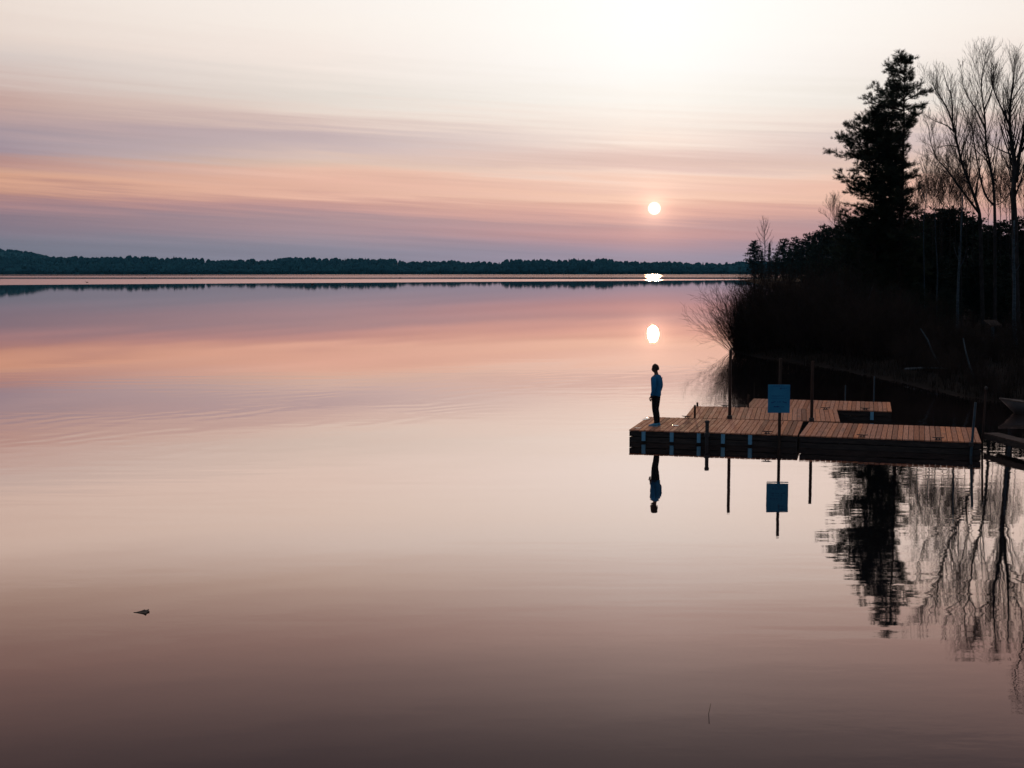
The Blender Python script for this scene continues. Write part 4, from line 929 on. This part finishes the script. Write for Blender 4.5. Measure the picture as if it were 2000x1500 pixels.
def bird(u, v, s, rz, label, group=None):
    p_ = on_z(u, v, 0); o_ = thing('water_bird', label, 'bird', p_, rz, group); o_.scale = (s, s, s)
    b_ = MB(); n = 8; pr2 = [(-0.42, 0.02, 0.16), (-0.30, 0.10, 0.11), (-0.05, 0.17, 0.08), (0.18, 0.15, 0.09), (0.32, 0.07, 0.13), (0.36, 0.045, 0.22), (0.37, 0.04, 0.34), (0.40, 0.06, 0.42), (0.47, 0.05, 0.43), (0.52, 0.018, 0.42), (0.58, 0.008, 0.415)]
    b_.tube([(x, 0, z) for x, r, z in pr2], [r for x, r, z in pr2], n)
    b_.build('body', M['duck'], o_, smooth=True)
    b_ = MB(); b_.add([(-0.40, -0.04, 0.16), (-0.40, 0.04, 0.16), (-0.56, 0, 0.21), (-0.40, 0, 0.19)], [(0, 1, 2), (1, 3, 2), (3, 0, 2), (0, 3, 1)]); b_.build('tail', M['duck'], o_)
bird(170, 552, 1.35, R(175), 'water bird with its neck raised, alone on the bright ruffled water')
bird(610, 556, 1.25, R(190), 'low dark water bird on the bright water, apart from the raised-neck one')
for (u, v) in ((283, 543.5), (375, 545.5), (781, 543.5)):
    bird(u, v, 1.5, R(random.uniform(0, 360)), 'tiny dark water bird far out near the opposite shore', 'far water birds')

# ------------------------------------------------------------------ the man
def skin_mesh(name, nodes, edges, root, material, sub=2):
    me = bpy.data.meshes.new(name + '_skeleton'); me.from_pydata([n_[0] for n_ in nodes], edges, [])
    o_ = bpy.data.objects.new(name + '_skeleton', me); COL.objects.link(o_)
    sk = o_.modifiers.new('skin', 'SKIN'); sk.use_smooth_shade = True
    for i, n_ in enumerate(nodes):
        r_ = n_[1]; r_ = r_ if isinstance(r_, tuple) else (r_, r_)
        me.skin_vertices[0].data[i].radius = r_; me.skin_vertices[0].data[i].use_root = (i == root)
    ss = o_.modifiers.new('sub', 'SUBSURF'); ss.levels = sub; ss.render_levels = sub
    dg = bpy.context.evaluated_depsgraph_get(); dg.update()
    out_ = bpy.data.meshes.new_from_object(o_.evaluated_get(dg)); out_.name = name
    bpy.data.objects.remove(o_)
    out_.materials.clear(); out_.materials.append(material)
    return out_
pp = on_z(1281, 832, DECK + 0.003)
man = thing('person', 'man in blue sweater, dark trousers and blue shoes looking over the lake from the dock', 'person', pp, R(180 - 30))
def arm(s):   # s=+1 left, -1 right ; local x forward, y left
    return [(0.0, 0.165 * s, 1.435), (-0.035, 0.225 * s, 1.30), (-0.05, 0.245 * s, 1.15), (0.0, 0.25 * s, 1.00), (0.045, 0.245 * s, 0.895)]
nodes = [((0, 0, 0.94), 0.10), ((0.0, 0, 1.10), 0.11), ((0.005, 0, 1.28), 0.14), ((-0.01, 0, 1.42), 0.115), ((-0.005, 0, 1.505), 0.062), ((0.015, 0, 1.565), 0.056), ((0.03, 0, 1.62), 0.07)]
edges = [(0, 1), (1, 2), (2, 3), (3, 4), (4, 5), (5, 6)]
for s in (1, -1):
    k = len(nodes); a_ = arm(s); rr = [0.055, 0.05, 0.042, 0.034, 0.028]
    for q_, r_ in zip(a_, rr): nodes.append((q_, r_))
    edges.append((3, k)); edges += [(k + i, k + i + 1) for i in range(4)]
    k2 = len(nodes); nodes.append(((0.055, 0.245 * s, 0.845), (0.034, 0.024))); nodes.append(((0.06, 0.243 * s, 0.815), (0.034, 0.02))); edges += [(k + 4, k2), (k2, k2 + 1)]
    k3 = len(nodes)
    for q_, r_ in (((0.0, 0.075 * s, 0.84), 0.07), ((0.012, 0.085 * s, 0.68), 0.07), ((0.02, 0.08 * s, 0.49), 0.056), ((-0.02, 0.08 * s, 0.30), 0.052), ((-0.035, 0.08 * s, 0.10), 0.036), ((0.05, 0.09 * s, 0.05), 0.034), ((0.12, 0.095 * s, 0.035), 0.026)):
        nodes.append((q_, r_))
    edges.append((0, k3)); edges += [(k3 + i, k3 + i + 1) for i in range(6)]
body_me = skin_mesh('body', nodes, edges, 0, M['skin'])
bm = bmesh.new(); bm.from_mesh(body_me); hd = MB()
# head with face
hd.ellip((0.035, 0, 1.672), (0.098, 0.076, 0.115), 20, 14)
for i, q_ in enumerate(hd.v):
    x, y, z = q_
    if z < 1.65: x += 0.012; y *= 1 - 0.9 * (1.65 - z)          # jaw
    hd.v[i] = (x, y, z)
hd.tube([(0.118, 0, 1.695), (0.138, 0, 1.672), (0.146, 0, 1.650), (0.126, 0, 1.640)], [0.009, 0.012, 0.016, 0.010], 6)       # nose
hd.ellip((0.127, 0, 1.612), (0.012, 0.024, 0.007), 8, 6); hd.ellip((0.122, 0, 1.600), (0.013, 0.021, 0.008), 8, 6)               # lips
for s in (1, -1):
    hd.ellip((0.118, 0.031 * s, 1.688), (0.012, 0.013, 0.009), 8, 6); hd.ellip((0.116, 0.032 * s, 1.704), (0.014, 0.02, 0.006), 8, 6)   # eye, brow
    hd.ellip((0.020, 0.078 * s, 1.672), (0.022, 0.009, 0.032), 8, 8)                                                              # ear
    # fingers and thumb, hanging slightly curled
    for (fx_, L_, r_) in ((0.030, 0.070, 0.0085), (0.010, 0.080, 0.009), (-0.010, 0.075, 0.0085), (-0.028, 0.058, 0.0075)):
        x0, y0, z0 = 0.06 + fx_, 0.243 * s, 0.808
        hd.tube([(x0, y0, z0), (x0 + 0.004, y0 - 0.004 * s, z0 - L_ * 0.45), (x0 + 0.006, y0 - 0.018 * s, z0 - L_ * 0.78), (x0 + 0.004, y0 - 0.034 * s, z0 - L_ * 0.95)], [r_, r_, r_ * 0.9, r_ * 0.7], 6)
    hd.tube([(0.085, 0.243 * s, 0.855), (0.108, 0.235 * s, 0.832), (0.114, 0.225 * s, 0.806), (0.110, 0.218 * s, 0.788)], [0.012, 0.011, 0.010, 0.008], 6)
hm_ = hd.mesh('head', M['skin'], True); bm.from_mesh(hm_); bm.to_mesh(body_me); bm.free()
body_me.polygons.foreach_set('use_smooth', [True] * len(body_me.polygons))
link('body', body_me, man)
# hair
hb = MB(); nu, nv = 20, 9
for i in range(nv + 1):
    ph = math.pi * 0.60 * i / nv
    for j in range(nu):
        th = 2 * math.pi * j / nu; front = max(0.0, math.cos(th))
        lim = ph * (1.0 - 0.40 * front ** 1.5)
        k_ = 1.12 + 0.05 * math.sin(th * 7 + i * 2.1) + 0.10 * front * math.cos(lim)
        hb.v.append((0.028 + 0.098 * k_ * math.sin(lim) * math.cos(th), 0.076 * k_ * math.sin(lim) * math.sin(th), 1.678 + 0.115 * k_ * math.cos(lim)))
for i in range(nv):
    for j in range(nu): hb.f.append((i * nu + j, (i + 1) * nu + j, (i + 1) * nu + (j + 1) % nu, i * nu + (j + 1) % nu))
hb.build('hair', M['hair'], man, smooth=True)
# sweater
nodes = [((0, 0, 0.825), 0.150), ((0.0, 0, 0.94), 0.156), ((0.005, 0, 1.12), 0.148), ((0.01, 0, 1.28), 0.165), ((-0.012, 0, 1.41), 0.138), ((-0.008, 0, 1.495), 0.078)]
edges = [(i, i + 1) for i in range(5)]
for s in (1, -1):
    k = len(nodes)
    for q_, r_ in zip(arm(s), (0.078, 0.068, 0.058, 0.050, 0.043)): nodes.append((q_, r_))
    edges.append((4, k)); edges += [(k + i, k + i + 1) for i in range(4)]
link('sweater', skin_mesh('sweater', nodes, edges, 0, M['sweater']), man)
# trousers
nodes = [((0, 0, 0.93), 0.138), ((0, 0, 0.88), 0.135)]; edges = [(0, 1)]
for s in (1, -1):
    k = len(nodes)
    for q_, r_ in (((0.0, 0.085 * s, 0.80), 0.098), ((0.012, 0.085 * s, 0.66), 0.088), ((0.02, 0.08 * s, 0.49), 0.070), ((-0.018, 0.08 * s, 0.30), 0.066), ((-0.033, 0.08 * s, 0.12), 0.056), ((-0.033, 0.08 * s, 0.08), 0.056)): nodes.append((q_, r_))
    edges.append((1, k)); edges += [(k + i, k + i + 1) for i in range(5)]
link('trousers', skin_mesh('trousers', nodes, edges, 0, M['trouser']), man)
for s in (1, -1):
    b_ = MB(); st = []
    for (x, hw, h) in ((-0.10, 0.022, 0.07), (-0.085, 0.040, 0.095), (-0.04, 0.045, 0.105), (0.02, 0.046, 0.095), (0.08, 0.052, 0.068), (0.14, 0.050, 0.052), (0.18, 0.030, 0.040), (0.19, 0.012, 0.032)):
        st.append([(x, 0.085 * s + y * hw + 0.02 * s * max(0, x), 0.018 + z * (h - 0.018)) for (y, z) in ((-1, 0), (-1, 0.5), (-0.6, 0.92), (0, 1), (0.6, 0.92), (1, 0.5), (1, 0))])
    for q_ in st: b_.v.extend(q_)
    for i in range(7):
        for j in range(6): b_.f.append((i * 7 + j, i * 7 + j + 1, (i + 1) * 7 + j + 1, (i + 1) * 7 + j))
        b_.f.append((i * 7 + 6, i * 7, (i + 1) * 7, (i + 1) * 7 + 6))
    b_.f.append(tuple(range(7))); b_.f.append(tuple(reversed(range(49, 56))))
    sh = b_.build('shoe', M['shoe'], man, smooth=True)
    so = MB(); so.v = [(q_[jj][0], q_[jj][1] * 1.0, zz) for zz in (0.0, 0.02) for q_ in st for jj in (0, 6)]
    n8 = 16
    so.f = [(0 + 2 * i, 2 * i + 1, 2 * i + 3, 2 * i + 2) for i in range(7)] + [(n8 + 2 * i, n8 + 2 * i + 2, n8 + 2 * i + 3, n8 + 2 * i + 1) for i in range(7)]
    so.f += [(2 * i, 2 * i + 2, n8 + 2 * i + 2, n8 + 2 * i) for i in range(7)] + [(2 * i + 3, 2 * i + 1, n8 + 2 * i + 1, n8 + 2 * i + 3) for i in range(7)] + [(1, 0, n8, n8 + 1), (14, 15, n8 + 15, n8 + 14)]
    so.build('sole', M['sole'], sh)

# ------------------------------------------------------------------ thin evening haze over the lake
hz = MB(); hz.box((-500, 2200, 60), (8600, 7600, 124))
m = bpy.data.materials.new('evening_air'); m.use_nodes = True; t = m.node_tree; t.nodes.clear()
pv = N(t, 'ShaderNodeVolumePrincipled'); pv.inputs['Color'].default_value = (0.20, 0.70, 1.0, 1); pv.inputs['Density'].default_value = 0.000036
mo = N(t, 'ShaderNodeOutputMaterial'); t.links.new(pv.outputs[0], mo.inputs['Volume'])
tag(hz.build('haze', m), 'thin blue evening haze over the lake', 'haze', kind='stuff')
